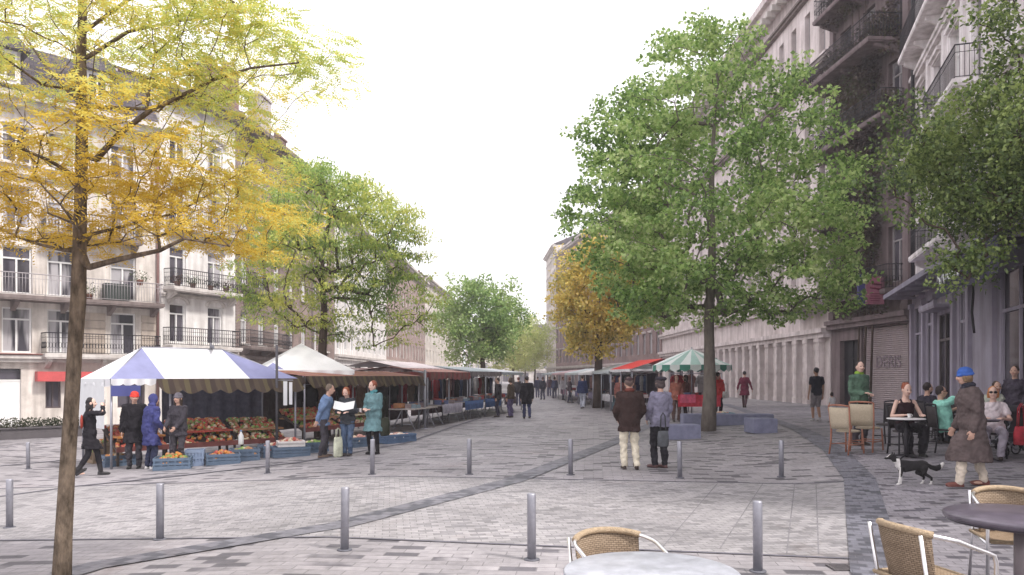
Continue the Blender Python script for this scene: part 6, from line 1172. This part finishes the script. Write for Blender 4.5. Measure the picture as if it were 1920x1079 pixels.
def bistro(label, p, rz, weave, cane, group, k=1.0):
    t = thing('bistro_chair', label, 'chair', p, rz, group); m = MB(); vs = []
    for i in range(9):
        for j in range(4): x = -.21+.42*i/8; vs.append((x*(1+.06*j/3), -.20-.05*j/3-.035*math.cos(x*6), .50+.42*j/3))
    m.add(vs, [(i*4+j, i*4+j+1, (i+1)*4+j+1, (i+1)*4+j) for i in range(8) for j in range(3)], 0, True); o = m.build('backrest', weave, t); s = o.modifiers.new("s", 'SOLIDIFY'); s.thickness = .02
    m = MB(); m.rings([((0, 0, .44), .215, .215), ((0, 0, .465), .225, .22), ((0, 0, .475), .20, .20)], n=18); m.build('seat', weave, t)
    for s in (-1, 1): m = MB(); m.tube([(s*.235, -.265, .95), (s*.215, -.215, .5), (s*.21, -.23, .25), (s*.22, -.27, 0)], .017, 8); m.build('leg', cane, t); m = MB(); m.tube([(s*.19, .17, .45), (s*.20, .19, .2), (s*.205, .20, 0)], .017, 8); m.build('leg', cane, t)
    m = MB(); m.tube([(-.235, -.265, .95), (-.1, -.30, .965), (.1, -.30, .965), (.235, -.265, .95)], .017, 8); m.build('top_rail', cane, t); m = MB(); m.tube([(-.2, .18, .22), (.2, .18, .22)], .010, 6)
    for s in (-1, 1): m.tube([(s*.205, .18, .2), (s*.212, -.24, .2)], .010, 6)
    m.tube([(-.21, -.03, .2), (.21, -.03, .2)], .010, 6); m.build('stretcher', cane, t); t.scale = (k, k, k); return t
bistro('cream woven bistro chair at the outer edge of the terrace', onY(1590, 15.9), R(-62), CANE, CANER, 'cream bistro chairs', 1.05); bistro('cream woven bistro chair next to the auburn haired woman', onY(1627, 16.2), R(-50), CANE, CANER, 'cream bistro chairs', 1.08)
wh = ('the auburn haired woman', 'the mint shirted guest', 'the bearded guest', 'the ginger haired guest', 'the floral shirted guest')
for (p, hd), w_ in zip(SEATS, wh): bistro('dark woven bistro chair under '+w_, (p.x, p.y, p.z), R(hd), BLKC, IRON, 'dark bistro chairs', 1.02)
for px_, Y, hd, lb in ((1663, 17.2, 120, 'empty dark bistro chair between the waiter and the auburn haired woman'), (1752, 18.9, 200, 'empty dark bistro chair near the lilac wall'), (1805, 17.5, 160, 'empty dark bistro chair behind the tweed coat walker'), (1888, 16.3, 60, 'empty dark bistro chair near the pushchair')): bistro(lb, onY(px_, Y), R(hd), BLKC, IRON, 'dark bistro chairs', 1.02)
WT = mat("white table top", (.74, .72, .72), .4, .04); p = onY(1699, 14.72); round_table('small white topped table before the auburn haired woman', p, .34, .77, WT, IRON, .02, legm=IRON)
t = thing('coffee_cup', 'white coffee cup on the small white table', 'cup', p+Vector((.05, -.02, .772))); m = MB(); m.rings([((0, 0, 0), .045, .045), ((0, 0, .012), .07, .07), ((0, 0, .016), .03, .03), ((0, 0, .02), .026, .026), ((0, 0, .085), .042, .042), ((0, 0, .08), .036, .036)], n=14); m.build('cup', WT, t); m = MB(); m.tube([(.04, 0, .07), (.065, 0, .06), (.06, 0, .04), (.033, 0, .035)], .006, 5); m.build('handle', WT, t)
round_table('small dark table beside the mint shirted guest', onY(1822, 15.9), .32, .76, TOPD, IRON, .025, legm=IRON); round_table('small dark table before the ginger haired guest', onY(1838, 14.1), .32, .76, TOPD, IRON, .025, legm=IRON); round_table('dark cafe table by the lilac wall', onY(1775, 18.2), .34, .76, TOPD, IRON, .025, legm=IRON)
# pushchair and red bag at the edge of the terrace
p = onY(1893, 14.9); t = thing('pushchair', 'black pushchair with chrome handle at the terrace edge', 'pushchair', p, R(100)); FB = cloth((.03, .028, .035)); m = MB(); vs = []
for i in range(7):
    a = R(10+130*i/6)
    for x in (-.2, .2): vs.append((x, -.18-.30*math.cos(a), .68+.30*math.sin(a)))
m.add(vs, [(i*2, i*2+1, i*2+3, i*2+2) for i in range(6)], 0, True); o = m.build('hood', FB, t); so = o.modifiers.new("s", 'SOLIDIFY'); so.thickness = .02
m = MB(); m.box((0, -.02, .42), (.36, .42, .08)); m.box((0, -.22, .62), (.36, .07, .42), M=Matrix.Rotation(R(14), 3, 'X')); m.box((0, .27, .28), (.34, .16, .05)); m.build('seat', FB, t); m = MB()
for s in (-1, 1): m.tube([(s*.22, -.5, .98), (s*.22, -.25, .6), (s*.22, .32, .12)], .014, 6); m.tube([(s*.22, -.34, .1), (s*.22, .1, .5)], .014, 6)
m.build('frame', STEEL, t); m = MB(); m.tube([(-.22, -.5, .98), (.22, -.5, .98)], .02, 8); m.build('handle', ALU, t); WH = MB(); WH.tube([(.10*math.cos(a), 0, .10*math.sin(a)) for a in [j*math.pi/8 for j in range(17)]], .017, 6); HB = MB(); HB.tube([(0, -.02, 0), (0, .02, 0)], .03, 8)
for j in range(4): HB.tube([(.0, 0, 0), (.1*math.cos(j*math.pi/2), 0, .1*math.sin(j*math.pi/2))], .006, 4)
wm, hm = WH.mesh('tyre', IRON), HB.mesh('hub', STEEL)
for s in (-1, 1):
    for y in (-.36, .34): w_ = link('wheel', hm, t, (s*.24, y, .117), R(90)); link('tyre', wm, w_)
bag('bright red bag hanging at the frame edge beside the pushchair', onY(1915, 14.2)+Vector((0, 0, .28)), .2, (.32, .16, .34), (.50, .05, .07), .42)
# ------------------------------------------------------------------ haze over the street
hz = MB().box((0, 115, 20), (340, 320, 44)).build("haze", None); hz['kind'] = 'stuff'; hz.data.materials.clear()
mh = bpy.data.materials.new("street haze"); mh.use_nodes = True; t = mh.node_tree; t.nodes.remove(t.nodes["Principled BSDF"]); v = t.nodes.new("ShaderNodeVolumePrincipled"); v.inputs['Color'].default_value = (.97, .95, .98, 1); v.inputs['Density'].default_value = HAZE; v.inputs['Anisotropy'].default_value = .2; t.links.new(v.outputs[0], t.nodes["Material Output"].inputs['Volume']); hz.data.materials.append(mh)
